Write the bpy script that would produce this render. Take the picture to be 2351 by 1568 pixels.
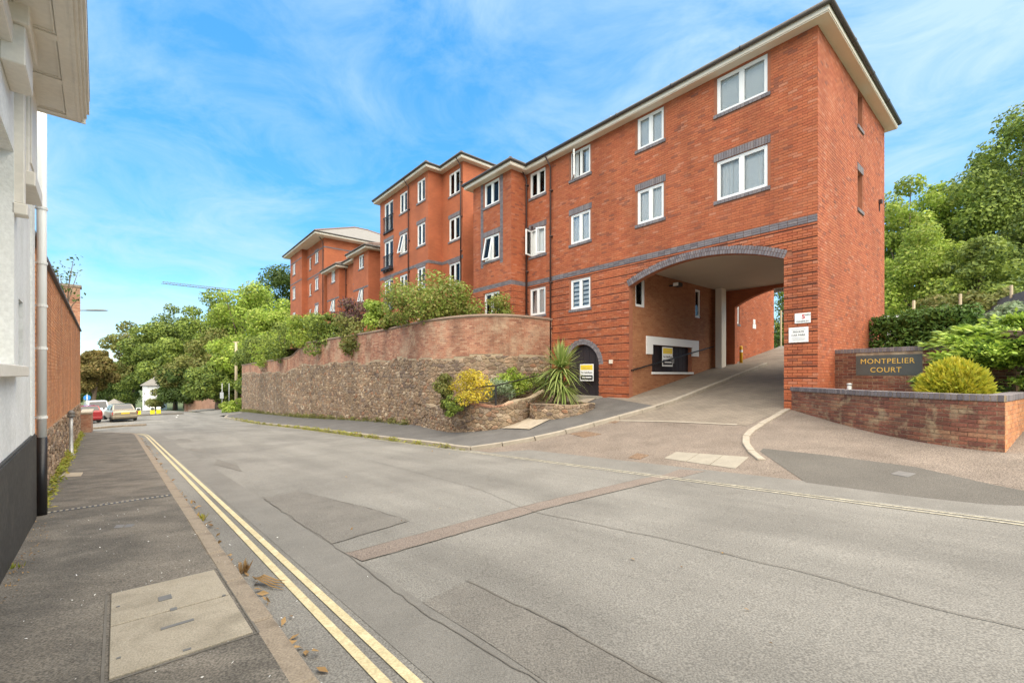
import bpy, bmesh, math, random
import numpy as np
from mathutils import Matrix, Vector
random.seed(7)
RNG = np.random.default_rng(11)
scene = bpy.context.scene
for o in list(bpy.data.objects): bpy.data.objects.remove(o)
COL = scene.collection
R = math.radians

# ------------------------------------------------------------------ camera, sky, sun, exposure
FPX, U0, V0, CAMZ = 1020.0, 1175.5, 860.0, 1.6        # pixel model of the photograph at 2351 px width
cd = bpy.data.cameras.new('camera'); cam = bpy.data.objects.new('camera', cd); COL.objects.link(cam)
cam.location = (0, 0, CAMZ); cam.rotation_euler = (R(90), 0, 0)
cd.sensor_width = 36; cd.lens = FPX * 36 / 2351; cd.shift_y = (V0 - 784) / 2351
cd.clip_start = .05; cd.clip_end = 3000
scene.camera = cam
SUN_EL = 63.0
w = bpy.data.worlds.new('World'); scene.world = w; w.use_nodes = True
nt = w.node_tree; nt.nodes.clear(); N = nt.nodes.new; L = nt.links.new
sky = N('ShaderNodeTexSky'); sky.sky_type = 'NISHITA'; sky.sun_disc = False
sky.sun_elevation = R(SUN_EL); sky.sun_rotation = R(158); sky.air_density = 1.0; sky.dust_density = .35; sky.ozone_density = 2.0
hs = N('ShaderNodeHueSaturation'); hs.inputs['Saturation'].default_value = 1.42; hs.inputs['Value'].default_value = 1.35
L(sky.outputs[0], hs.inputs['Color'])
ms0 = N('ShaderNodeMix'); ms0.data_type = 'RGBA'; ms0.inputs['Factor'].default_value = .5; L(hs.outputs[0], ms0.inputs['A']); ms0.inputs['B'].default_value = (.55, 1.85, 4.1, 1)
tc = N('ShaderNodeTexCoord'); sx = N('ShaderNodeSeparateXYZ'); L(tc.outputs['Generated'], sx.inputs[0])
ad = N('ShaderNodeMath'); ad.operation = 'MAXIMUM'; L(sx.outputs['Z'], ad.inputs[0]); ad.inputs[1].default_value = 0.0
ad2 = N('ShaderNodeMath'); ad2.operation = 'ADD'; L(ad.outputs[0], ad2.inputs[0]); ad2.inputs[1].default_value = .22
cb = N('ShaderNodeCombineXYZ')
for ax in 'XY':
    dv = N('ShaderNodeMath'); dv.operation = 'DIVIDE'; L(sx.outputs[ax], dv.inputs[0]); L(ad2.outputs[0], dv.inputs[1]); L(dv.outputs[0], cb.inputs[ax])
mp = N('ShaderNodeMapping'); L(cb.outputs[0], mp.inputs[0]); mp.inputs['Scale'].default_value = (1.0, 1.15, 1); mp.inputs['Location'].default_value = (3.1, 1.7, 0); mp.inputs['Rotation'].default_value = (0, 0, .5)
n1 = N('ShaderNodeTexNoise'); n1.inputs['Scale'].default_value = 2.6; n1.inputs['Detail'].default_value = 8; n1.inputs['Roughness'].default_value = .64; n1.inputs['Distortion'].default_value = .7
n2 = N('ShaderNodeTexNoise'); n2.inputs['Scale'].default_value = .55; n2.inputs['Detail'].default_value = 3
L(mp.outputs[0], n1.inputs['Vector']); L(mp.outputs[0], n2.inputs['Vector'])
mu = N('ShaderNodeMath'); mu.operation = 'MULTIPLY'; L(n1.outputs[0], mu.inputs[0]); L(n2.outputs[0], mu.inputs[1])
cr = N('ShaderNodeValToRGB'); cr.color_ramp.elements[0].position = .15; cr.color_ramp.elements[1].position = .38
cr.color_ramp.elements[0].color = (0, 0, 0, 1); cr.color_ramp.elements[1].color = (.8, .8, .8, 1)
L(mu.outputs[0], cr.inputs[0])
mx = N('ShaderNodeMix'); mx.data_type = 'RGBA'; L(cr.outputs[0], mx.inputs['Factor']); L(ms0.outputs['Result'], mx.inputs['A']); mx.inputs['B'].default_value = (2.5, 3.35, 3.95, 1)
bg = N('ShaderNodeBackground'); bg.inputs['Strength'].default_value = .15
wo = N('ShaderNodeOutputWorld'); L(mx.outputs['Result'], bg.inputs[0]); L(bg.outputs[0], wo.inputs[0])
sl = bpy.data.lights.new('sun', 'SUN'); sl.energy = 5.0; sl.angle = R(110); sl.color = (1, .86, .68)
so = bpy.data.objects.new('sun', sl); COL.objects.link(so); so.location = (0, -20, 40)
so.rotation_euler = Vector((.38 * math.cos(R(SUN_EL)), -.92 * math.cos(R(SUN_EL)), math.sin(R(SUN_EL)))).to_track_quat('Z', 'Y').to_euler()
vs = scene.view_settings; vs.view_transform = 'Standard'; vs.look = 'None'; vs.gamma = 1; vs.exposure = .95; vs.use_white_balance = True; vs.white_balance_temperature = 6950; vs.white_balance_tint = 6; vs.use_curve_mapping = False
scene.render.engine = 'CYCLES'

# ------------------------------------------------------------------ frames of reference (street s,t and facade a,b)
C0 = np.array([7.744, 11.26]); E1 = np.array([-.6435, .7654]); E2 = np.array([.7654, .6435])
D1 = np.array([-.665, .7467]); N1 = np.array([.7467, .665])
def ST(s, t): p = D1 * s + N1 * t; return float(p[0]), float(p[1])
def AB(a, b): p = C0 + E1 * a + E2 * b; return float(p[0]), float(p[1])
def toST(x, y): p = np.array([x, y]); return float(p @ D1), float(p @ N1)
def toAB(x, y): p = np.array([x, y]) - C0; return float(p @ E1), float(p @ E2)
def road(s):
    if s < 35: return -.052 * s
    if s < 65: return -1.82 - .036 * (s - 35)
    return max(-2.9 - .045 * (s - 65), -6.5)
def smooth(x, a, b):
    x = min(1, max(0, (x - a) / (b - a))); return x * x * (3 - 2 * x)
def G(x, y):                                            # height of the paved ground
    s, t = toST(x, y); a, b = toAB(x, y); r = road(s)
    if b >= 0 and s < 30: return .68 + .178 * min(b, 14)
    tf = 13.27 + .0285 * (s - 3.26); lam = min(1, max(0, (t - 7.4) / (tf - 7.4)))
    k = smooth(s, 10, 14); zf = .68 * (1 - k) + k * (r + .45)
    return r + lam * (zf - r)
def gp(u, v, h=0.0):                                    # photo pixel -> point on the ground
    k = (u - U0) / FPX; q = (v - V0) / FPX; y = 1.0
    while y < 120:
        if CAMZ - q * y - (G(k * y, y) + h) <= 0: break
        y += .02
    return (k * y, y)
def px(u, v, y): return ((u - U0) / FPX * y, y, CAMZ + (V0 - v) / FPX * y)

# ------------------------------------------------------------------ materials
MATS = {}
def ramp(nodes, stops):
    r = nodes.new('ShaderNodeValToRGB'); e = r.color_ramp.elements
    while len(e) < len(stops): e.new(.5)
    for i, (p, c) in enumerate(stops): e[i].position = p; e[i].color = (*c, 1)
    return r
def mat(name, cols, rough=.8, scale=3.0, detail=5, rand=None, fine=None, bump=0, bscale=60, spec=.5, metal=0, stain=None, coat=0, stretch=None, translucent=0, lo=.3, hi=.7, patch=None, crack=None):
    """cols: list of colours blended by noise (or by a random value per piece when rand is 'island'/'object')"""
    m = bpy.data.materials.new(name); m.use_nodes = True; t = m.node_tree; n = t.nodes; l = t.links.new
    b = n['Principled BSDF']; out = n['Material Output']
    b.inputs['Roughness'].default_value = rough; b.inputs['Metallic'].default_value = metal
    b.inputs['Specular IOR Level'].default_value = spec; b.inputs['Coat Weight'].default_value = coat
    tcn = n.new('ShaderNodeTexCoord'); vec = tcn.outputs['Object']
    if stretch:
        mpn = n.new('ShaderNodeMapping'); mpn.inputs['Scale'].default_value = stretch; l(vec, mpn.inputs[0]); vec = mpn.outputs[0]
    if len(cols) == 1 and not rand:
        b.inputs['Base Color'].default_value = (*cols[0], 1); colout = None
    else:
        if len(cols) == 1: cols = [cols[0], cols[0]]
        if rand:
            rp = ramp(n, [(i / (len(cols) - 1), c) for i, c in enumerate(cols)])
            if rand == 'island': g = n.new('ShaderNodeNewGeometry'); l(g.outputs['Random Per Island'], rp.inputs[0])
            else: g = n.new('ShaderNodeObjectInfo'); l(g.outputs['Random'], rp.inputs[0])
        else:
            rp = ramp(n, [(lo + (hi - lo) * i / (len(cols) - 1), c) for i, c in enumerate(cols)])
            nz = n.new('ShaderNodeTexNoise'); nz.inputs['Scale'].default_value = scale; nz.inputs['Detail'].default_value = detail; l(vec, nz.inputs['Vector']); l(nz.outputs[0], rp.inputs[0])
        colout = rp.outputs[0]
    def mult(colout, fac_socket, lo_, hi_, p0=.35, p1=.65):
        rr = ramp(n, [(p0, (lo_,) * 3), (p1, (hi_,) * 3)]); l(fac_socket, rr.inputs[0])
        mm = n.new('ShaderNodeMix'); mm.data_type = 'RGBA'; mm.blend_type = 'MULTIPLY'; mm.inputs['Factor'].default_value = 1
        if colout is None: mm.inputs['A'].default_value = (*cols[0], 1)
        else: l(colout, mm.inputs['A'])
        l(rr.outputs[0], mm.inputs['B']); return mm.outputs['Result']
    if fine:                                             # fine=(scale, lo, hi)
        nf = n.new('ShaderNodeTexNoise'); nf.inputs['Scale'].default_value = fine[0]; nf.inputs['Detail'].default_value = 2; l(vec, nf.inputs['Vector'])
        colout = mult(colout, nf.outputs[0], fine[1], fine[2], .36, .64)
    if stain:                                            # stain=(scale, lo, hi, (stretch))
        vv = n.new('ShaderNodeNewGeometry').outputs['Position']
        if len(stain) > 3:
            ms = n.new('ShaderNodeMapping'); ms.inputs['Scale'].default_value = stain[3]; l(vv, ms.inputs[0]); vv = ms.outputs[0]
            if len(stain) > 4: ms.vector_type = 'TEXTURE'; ms.inputs['Rotation'].default_value = (0, 0, stain[4])
        nf = n.new('ShaderNodeTexNoise'); nf.inputs['Scale'].default_value = stain[0]; nf.inputs['Detail'].default_value = 6; nf.inputs['Roughness'].default_value = .6; l(vv, nf.inputs['Vector'])
        colout = mult(colout, nf.outputs[0], stain[1], stain[2])
    if crack:                                            # crack=(scale, width, darkness): thin broken cracks
        pos = n.new('ShaderNodeNewGeometry').outputs['Position']; nd = n.new('ShaderNodeTexNoise'); nd.inputs['Scale'].default_value = 2.5; nd.inputs['Detail'].default_value = 5; l(pos, nd.inputs['Vector'])
        va = n.new('ShaderNodeMix'); va.data_type = 'VECTOR'; va.inputs['Factor'].default_value = .22; l(pos, va.inputs['A']); l(nd.outputs['Color'], va.inputs['B'])
        vo = n.new('ShaderNodeTexVoronoi'); vo.feature = 'DISTANCE_TO_EDGE'; vo.inputs['Scale'].default_value = crack[0]; l(va.outputs['Result'], vo.inputs['Vector'])
        rc = ramp(n, [(0, (1, 1, 1)), (crack[1], (0, 0, 0))]); l(vo.outputs['Distance'], rc.inputs[0]); nm = n.new('ShaderNodeTexNoise'); nm.inputs['Scale'].default_value = .45; nm.inputs['Detail'].default_value = 3; l(pos, nm.inputs['Vector']); rm_ = ramp(n, [(.52, (0, 0, 0)), (.60, (1, 1, 1))]); l(nm.outputs[0], rm_.inputs[0])
        mc_ = n.new('ShaderNodeMath'); mc_.operation = 'MULTIPLY'; l(rc.outputs[0], mc_.inputs[0]); l(rm_.outputs[0], mc_.inputs[1]); md = n.new('ShaderNodeMath'); md.operation = 'MULTIPLY'; l(mc_.outputs[0], md.inputs[0]); md.inputs[1].default_value = crack[2]
        mk = n.new('ShaderNodeMix'); mk.data_type = 'RGBA'; l(md.outputs[0], mk.inputs['Factor']); l(colout, mk.inputs['A']); mk.inputs['B'].default_value = (.05, .045, .038, 1); colout = mk.outputs['Result']
    if patch:                                            # patch=(colour, scale, lo, hi, strength): weathering with a shape of its own
        pos = n.new('ShaderNodeNewGeometry').outputs['Position']; na = n.new('ShaderNodeTexNoise'); na.inputs['Scale'].default_value = patch[1]; na.inputs['Detail'].default_value = 7; na.inputs['Roughness'].default_value = .68; l(pos, na.inputs['Vector'])
        ra = ramp(n, [(patch[2], (0, 0, 0)), (patch[3], (patch[4],) * 3)]); l(na.outputs[0], ra.inputs[0]); mp_ = n.new('ShaderNodeMix'); mp_.data_type = 'RGBA'; l(ra.outputs[0], mp_.inputs['Factor']); l(colout, mp_.inputs['A']); mp_.inputs['B'].default_value = (*patch[0], 1); colout = mp_.outputs['Result']
    if colout is not None: l(colout, b.inputs['Base Color'])
    if bump:
        nb = n.new('ShaderNodeTexNoise'); nb.inputs['Scale'].default_value = bscale; nb.inputs['Detail'].default_value = 4; l(vec, nb.inputs['Vector'])
        bp = n.new('ShaderNodeBump'); bp.inputs['Strength'].default_value = bump; bp.inputs['Distance'].default_value = .02; l(nb.outputs[0], bp.inputs['Height']); l(bp.outputs[0], b.inputs['Normal'])
    if translucent:
        tr = n.new('ShaderNodeBsdfTranslucent'); ms = n.new('ShaderNodeMixShader'); ms.inputs[0].default_value = translucent
        if colout is not None: l(colout, tr.inputs[0])
        l(b.outputs[0], ms.inputs[1]); l(tr.outputs[0], ms.inputs[2]); l(ms.outputs[0], out.inputs[0])
    MATS[name] = m; return m
BR = [(0.235, 0.078, 0.044), (0.363, 0.092, 0.037), (0.421, 0.118, 0.047), (0.392, 0.106, 0.042), (0.431, 0.129, 0.053), (0.343, 0.085, 0.035), (0.412, 0.11, 0.045), (0.441, 0.138, 0.059), (0.382, 0.099, 0.041), (0.451, 0.175, 0.098)]
GB = [(.15, .135, .145), (.19, .17, .18), (.12, .105, .115), (.22, .19, .19)]
LB = [(0.522, 0.218, 0.095), (0.589, 0.262, 0.11), (0.551, 0.238, 0.1), (0.456, 0.184, 0.084), (0.608, 0.301, 0.147), (0.513, 0.209, 0.089)]
OB = [(.36, .165, .10), (.42, .21, .13), (.31, .13, .08), (.47, .27, .175), (.39, .18, .11), (.27, .12, .08)]
DB = [(.11, .042, .03), (.17, .062, .042), (.22, .085, .05), (.14, .05, .035), (.27, .14, .08), (.12, .05, .038)]
SC = [(0.202, 0.135, 0.088), (0.284, 0.203, 0.13), (0.239, 0.161, 0.104), (0.349, 0.254, 0.163), (0.175, 0.114, 0.076), (0.303, 0.199, 0.122), (0.23, 0.177, 0.134), (0.496, 0.389, 0.276), (0.284, 0.148, 0.084), (0.257, 0.186, 0.13), (0.211, 0.157, 0.117), (0.33, 0.237, 0.15), (0.184, 0.135, 0.104), (0.156, 0.11, 0.084)]
for tag_, rnd in (('', 'island'), ('_single', 'object')):
    mat('brick' + tag_, BR, .85, rand=rnd, fine=(40, .88, 1.1), stain=(1.1, .80, 1.10, (1, 1, .28)), patch=((.46, .20, .11), 1.1, .56, .74, .4), bump=.12)
    mat('grey_brick' + tag_, GB, .8, rand=rnd, fine=(40, .85, 1.15))
    mat('tan_brick' + tag_, [(.34, .145, .066), (.38, .175, .082), (.30, .12, .055), (.36, .16, .072)], .88, rand=rnd, fine=(40, .88, 1.1), stain=(.5, .85, 1.12), bump=.12)
    mat('orange_brick' + tag_, LB, .9, rand=rnd, fine=(35, .8, 1.15), stain=(1.1, .74, 1.12, (1, 1, .4)), patch=((.60, .40, .25), 1.4, .53, .72, .6), bump=.2)
    mat('old_brick' + tag_, OB, .9, rand=rnd, fine=(35, .78, 1.15), stain=(.8, .6, 1.25, (1, 1, .4)), patch=((.50, .37, .25), .8, .50, .66, .75), bump=.3)
    mat('dark_brick' + tag_, DB, .9, rand=rnd, fine=(35, .75, 1.2), stain=(1.4, .8, 1.4, (1, 1, 1.6)), patch=((.42, .34, .21), 3.6, .52, .66, .6), bump=.3)
    mat('rubble' + tag_, SC, .92, rand=rnd, fine=(30, .72, 1.22), stain=(.5, .75, 1.15), patch=((.40, .31, .205), 1.1, .54, .74, .45), bump=.5, bscale=25)
def brick_tex(name, c1, c2, mortar, sc=1.0, stain=None):
    m = bpy.data.materials.new(name); m.use_nodes = True; n = m.node_tree.nodes; l = m.node_tree.links.new; b = n['Principled BSDF']; b.inputs['Roughness'].default_value = .88
    tcn = n.new('ShaderNodeTexCoord'); s = n.new('ShaderNodeSeparateXYZ'); l(tcn.outputs['Object'], s.inputs[0])
    a = n.new('ShaderNodeMath'); a.operation = 'ADD'; l(s.outputs['X'], a.inputs[0]); l(s.outputs['Y'], a.inputs[1])
    c = n.new('ShaderNodeCombineXYZ'); l(a.outputs[0], c.inputs['X']); l(s.outputs['Z'], c.inputs['Y'])
    bt = n.new('ShaderNodeTexBrick'); bt.inputs['Scale'].default_value = 1 / sc; bt.inputs['Brick Width'].default_value = .225; bt.inputs['Row Height'].default_value = .075; bt.inputs['Mortar Size'].default_value = .008; bt.inputs['Bias'].default_value = 0
    bt.inputs['Color1'].default_value = (*c1, 1); bt.inputs['Color2'].default_value = (*c2, 1); bt.inputs['Mortar'].default_value = (*mortar, 1); l(c.outputs[0], bt.inputs[0])
    nz = n.new('ShaderNodeTexNoise'); nz.inputs['Scale'].default_value = 1.1; nz.inputs['Detail'].default_value = 6; l(tcn.outputs['Object'], nz.inputs['Vector'])
    rr = ramp(n, [(.3, (.82,) * 3), (.7, (1.14,) * 3)]); l(nz.outputs[0], rr.inputs[0])
    mm = n.new('ShaderNodeMix'); mm.data_type = 'RGBA'; mm.blend_type = 'MULTIPLY'; mm.inputs['Factor'].default_value = 1; l(bt.outputs[0], mm.inputs['A']); l(rr.outputs[0], mm.inputs['B']); l(mm.outputs['Result'], b.inputs['Base Color'])
    bp = n.new('ShaderNodeBump'); bp.inputs['Strength'].default_value = .5; bp.inputs['Distance'].default_value = .01; bp.invert = True; l(bt.outputs['Fac'], bp.inputs['Height']); l(bp.outputs[0], b.inputs['Normal'])
    MATS[name] = m
brick_tex('brick_far', (.44, .125, .048), (.39, .104, .042), (.28, .10, .055))
brick_tex('brick_inner', (.40, .17, .075), (.33, .125, .055), (.22, .12, .07))
brick_tex('brick_garden', (.34, .17, .11), (.42, .24, .16), (.3, .2, .14))
mat('mortar', [(.27, .095, .05), (.33, .125, .068)], .95, scale=6)
mat('mortar_pale', [(.31, .24, .16), (.40, .32, .215), (.23, .175, .12)], .95, scale=2.5, bump=.3, bscale=30)
mat('mortar_orange', [(.48, .215, .095), (.58, .30, .15)], .95, scale=3)
mat('mortar_dark', [(.16, .09, .06), (.40, .32, .22), (.13, .075, .05)], .95, scale=2.2)
mat('upvc', [(.80, .80, .78)], .35)
mat('cream', [(.66, .60, .50), (.72, .66, .56)], .6, scale=1.2)
mat('soffit_ceiling', [(.42, .36, .29), (.50, .43, .35)], .7, scale=.5)
mat('gutter', [(.055, .048, .045)], .45)
mat('pipe_brown', [(.05, .024, .02)], .45)
mat('roof_tile', [(.19, .18, .165), (.24, .225, .205), (.15, .145, .135)], .85, scale=2.5, bump=.6, bscale=8, stretch=(1, 1, 5))
mat('ridge', [(.22, .15, .12)], .85)
mat('interior', [(.12, .115, .105)], .9)
mat('curtain', [(.84, .84, .82), (.76, .76, .74)], .9, scale=1.2)
mat('blind', [(.74, .75, .74)], .7)
mat('white_wall', [(.74, .75, .72), (.80, .81, .79), (.70, .71, .67)], .8, scale=1.6, fine=(25, .93, 1.04), stain=(1.6, .88, 1.04, (1, 1, .35)), bump=.3, bscale=30)
mat('white_trim', [(.76, .72, .64), (.70, .655, .575)], .6, scale=1.4, fine=(18, .96, 1.03))
mat('black_plinth', [(.028, .028, .027), (.05, .049, .045)], .65, scale=1.2, fine=(20, .7, 1.3), patch=((.16, .14, .11), 1.8, .58, .78, .5))
mat('white_pipe', [(.80, .80, .77), (.72, .72, .68)], .4, scale=2)
mat('black_paint', [(.014, .013, .014)], .4)
mat('dark_wood', [(.022, .016, .02), (.03, .022, .024)], .6, scale=6, stretch=(8, 8, 1))
mat('concrete', [(.34, .285, .215), (.40, .34, .26), (.29, .24, .18)], .92, scale=3, fine=(90, .85, 1.12), bump=.2, bscale=90)
mat('slab', [(.285, .25, .19), (.34, .30, .235), (.24, .21, .16)], .92, scale=2.6, fine=(110, .8, 1.14), bump=.3, bscale=100)
mat('pale_slab', [(.27, .245, .20), (.32, .29, .235)], .9, scale=4, fine=(90, .85, 1.1))
mat('kerb', [(.215, .175, .13), (.27, .222, .168), (.185, .148, .11)], .92, scale=4, rand=None, fine=(70, .8, 1.15), bump=.25, bscale=60)
mat('kerb_pale', [(.31, .27, .215), (.39, .345, .28)], .9, scale=5, fine=(70, .85, 1.1), bump=.2)
mat('asphalt', [(.186, .178, .160), (.212, .203, .183), (.168, .160, .144), (.198, .189, .170)], .93, scale=.45, detail=6, fine=(85, .66, 1.28), stain=(1.0, .86, 1.10, (7.0, .75, 1), 2.298), patch=((.13, .122, .108), .9, .60, .80, .5), crack=(.55, .006, .28), bump=.4, bscale=70, lo=.25, hi=.75)
mat('asphalt_worn', [(.152, .142, .126), (.178, .166, .147)], .93, scale=.8, fine=(90, .66, 1.28), stain=(2.5, .9, 1.08), bump=.5, bscale=70)
mat('asphalt_smooth', [(.168, .160, .144), (.188, .179, .162)], .93, scale=.9, fine=(120, .75, 1.2), stain=(2.0, .9, 1.08), bump=.25, bscale=90)
mat('tarmac_path', [(.118, .104, .086), (.152, .135, .112), (.10, .09, .076), (.17, .152, .127)], .93, scale=1.1, detail=8, fine=(80, .58, 1.42), stain=(2.6, .78, 1.2, (.45, 1.3, 1)), crack=(.9, .008, .35), bump=.35, bscale=85, lo=.28, hi=.72)
mat('tarmac_blue', [(.105, .099, .092), (.13, .123, .115)], .93, scale=1.2, fine=(95, .72, 1.25), stain=(2, .88, 1.1), bump=.3, bscale=85)
mat('tarmac_dark', [(.10, .092, .08), (.125, .115, .10)], .93, scale=1.3, fine=(95, .65, 1.3), bump=.35, bscale=85)
mat('aggregate', [(.178, .143, .115), (.205, .167, .136), (.155, .124, .10)], .93, scale=.9, fine=(70, .5, 1.5), stain=(1.5, .88, 1.1), bump=.6, bscale=60)
mat('red_strip', [(.205, .168, .142), (.185, .15, .126)], .93, scale=2, fine=(80, .6, 1.35), bump=.5, bscale=70)
mat('seal', [(.115, .105, .09), (.165, .152, .132)], .95, scale=4)
mat('yellow_paint', [(.60, .52, .32), (.52, .44, .26), (.64, .56, .36)], .75, scale=6, fine=(60, .82, 1.08), stain=(8, .9, 1.06))
mat('faded_paint', [(.46, .42, .31), (.27, .25, .20), (.50, .46, .35)], .8, scale=9, fine=(60, .75, 1.1), lo=.4, hi=.6)
mat('white_paint', [(.62, .61, .56), (.45, .44, .40)], .8, scale=7)
mat('rust_iron', [(.16, .10, .065), (.21, .14, .09)], .8, scale=9, fine=(40, .6, 1.3))
mat('grey_iron', [(.15, .15, .145), (.20, .19, .18)], .7, scale=9, metal=.3)
brick_tex('block_paving', (.25, .21, .165), (.205, .172, .135), (.13, .108, .085))
_n = MATS['block_paving'].node_tree; _bt = [k for k in _n.nodes if k.type == 'TEX_BRICK'][0]; _mp = _n.nodes.new('ShaderNodeMapping'); _mp.inputs['Rotation'].default_value = (0, 0, .8716); _tc = [k for k in _n.nodes if k.type == 'TEX_COORD'][0]
_n.links.new(_tc.outputs['Object'], _mp.inputs[0]); _n.links.new(_mp.outputs[0], _bt.inputs[0]); _bt.inputs['Brick Width'].default_value = .2; _bt.inputs['Row Height'].default_value = .1; _bt.inputs['Mortar Size'].default_value = .006
mat('groove_shade', [(.13, .052, .034)], .95); mat('coping_brown', [(.22, .15, .11), (.28, .20, .15)], .9, scale=4)  # first: dark tone for the shade painted in the rustication joints
mat('soil', [(.10, .07, .045), (.16, .11, .07)], .95, scale=5, bump=.5, bscale=20)
mat('grass_ground', [(.05, .085, .022), (.08, .11, .03), (.11, .10, .045)], .95, scale=1.5, bump=.5, bscale=15)
mat('bark', [(.11, .08, .055), (.17, .125, .09)], .95, scale=8, stretch=(3, 3, .5), bump=.6, bscale=12)
mat('pale_wood', [(.42, .34, .22), (.50, .41, .28)], .85, scale=5, stretch=(4, 4, .4))
def leaf(name, cols, tr=.3): mat(name, cols, .62, rand='island', stain=(.35, .72, 1.2), translucent=tr, spec=.35)
leaf('leaf_mid', [(0.119, 0.184, 0.036), (0.199, 0.27, 0.052), (0.292, 0.352, 0.071), (0.146, 0.209, 0.042), (0.048, 0.078, 0.024)])
leaf('leaf_dark', [(0.049, 0.086, 0.018), (0.074, 0.123, 0.023), (0.111, 0.161, 0.03)])
leaf('leaf_bright', [(0.267, 0.382, 0.052), (0.399, 0.524, 0.079), (0.202, 0.302, 0.043), (0.504, 0.563, 0.118), (0.091, 0.156, 0.039)], .38)
leaf('leaf_olive', [(0.173, 0.191, 0.046), (0.25, 0.259, 0.065), (0.124, 0.163, 0.039), (0.286, 0.239, 0.077)])
leaf('leaf_brown', [(0.189, 0.152, 0.043), (0.246, 0.203, 0.058), (0.131, 0.123, 0.035), (0.275, 0.181, 0.065)])
leaf('leaf_fern', [(0.234, 0.296, 0.057), (0.309, 0.391, 0.074), (0.17, 0.238, 0.046), (0.065, 0.111, 0.033)])
leaf('leaf_photinia', [(0.196, 0.287, 0.046), (0.287, 0.368, 0.069), (0.38, 0.38, 0.103), (0.149, 0.23, 0.04), (0.437, 0.299, 0.115)])
leaf('leaf_purple', [(0.145, 0.065, 0.08), (0.217, 0.116, 0.109), (0.116, 0.072, 0.065), (0.189, 0.16, 0.072)])
leaf('leaf_lime', [(0.3, 0.411, 0.061), (0.406, 0.511, 0.098), (0.224, 0.333, 0.053)], .4)
leaf('leaf_yellow', [(0.627, 0.493, 0.056), (0.739, 0.594, 0.078), (0.448, 0.403, 0.056)], .4)
leaf('leaf_gold', [(.62, .54, .05), (.50, .50, .05), (.36, .42, .05), (.66, .56, .08)], .35)
leaf('leaf_grey', [(0.232, 0.319, 0.174), (0.334, 0.406, 0.261), (0.174, 0.261, 0.131)])
leaf('leaf_juniper', [(0.317, 0.458, 0.074), (0.487, 0.622, 0.113), (0.217, 0.344, 0.062), (0.081, 0.162, 0.041)], .3)
leaf('leaf_laurel', [(0.046, 0.1, 0.018), (0.074, 0.146, 0.023), (0.111, 0.2, 0.03)], .15)
leaf('leaf_sword', [(0.189, 0.275, 0.058), (0.275, 0.348, 0.094), (0.362, 0.392, 0.145), (0.145, 0.232, 0.043)], .3)
leaf('leaf_weed', [(0.223, 0.277, 0.034), (0.352, 0.369, 0.058), (0.408, 0.307, 0.07)], .35)
leaf('leaf_dry', [(.32, .19, .075), (.42, .27, .12), (.24, .13, .05)], .25)
mat('glass_dark', [(.02, .022, .025)], .06, spec=.8)
mat('tyre', [(.015, .015, .015)], .8); mat('alloy', [(.45, .45, .45)], .35, metal=.8)
mat('car_gold', [(.29, .245, .175)], .3, metal=.45, coat=.6); mat('car_red', [(.28, .012, .016)], .3, coat=.7); mat('car_white', [(.72, .72, .72)], .3, coat=.6)
mat('lamp_red', [(.30, .015, .012)], .25); mat('black_plastic', [(.02, .02, .021)], .6); mat('plate_yellow', [(.75, .50, .04)], .5); mat('chrome', [(.7, .7, .7)], .2, metal=.9)
mat('sign_white', [(.80, .80, .78)], .5); mat('sign_yellow', [(.80, .58, .04)], .5); mat('sign_black', [(.02, .02, .022)], .5); mat('sign_red', [(.55, .04, .05)], .5); mat('sign_grey', [(.075, .085, .08), (.09, .10, .095)], .4, scale=3)
mat('gold_letter', [(.72, .47, .10)], .45); mat('sign_blue', [(.03, .22, .55)], .4); mat('bollard_yellow', [(.85, .72, .02)], .5)
mat('post_yellow', [(.75, .42, .02)], .5); mat('galvanised', [(.42, .43, .43), (.50, .51, .50)], .5, scale=8, metal=.4); mat('lamp_steel', [(.16, .16, .155)], .7)
mat('tile_hung', [(.10, .095, .095), (.15, .14, .14)], .8, scale=5)
def glass():
    m = bpy.data.materials.new('window_glass'); m.use_nodes = True; n = m.node_tree.nodes; l = m.node_tree.links.new; n.remove(n['Principled BSDF'])
    tr = n.new('ShaderNodeBsdfTransparent'); tr.inputs[0].default_value = (.97, .98, .98, 1); gl = n.new('ShaderNodeBsdfGlossy'); gl.inputs['Roughness'].default_value = .03
    fr = n.new('ShaderNodeFresnel'); fr.inputs['IOR'].default_value = 1.35; mx_ = n.new('ShaderNodeMixShader'); l(fr.outputs[0], mx_.inputs[0]); l(tr.outputs[0], mx_.inputs[1]); l(gl.outputs[0], mx_.inputs[2]); l(mx_.outputs[0], n['Material Output'].inputs[0]); MATS['window_glass'] = m
glass()

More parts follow.
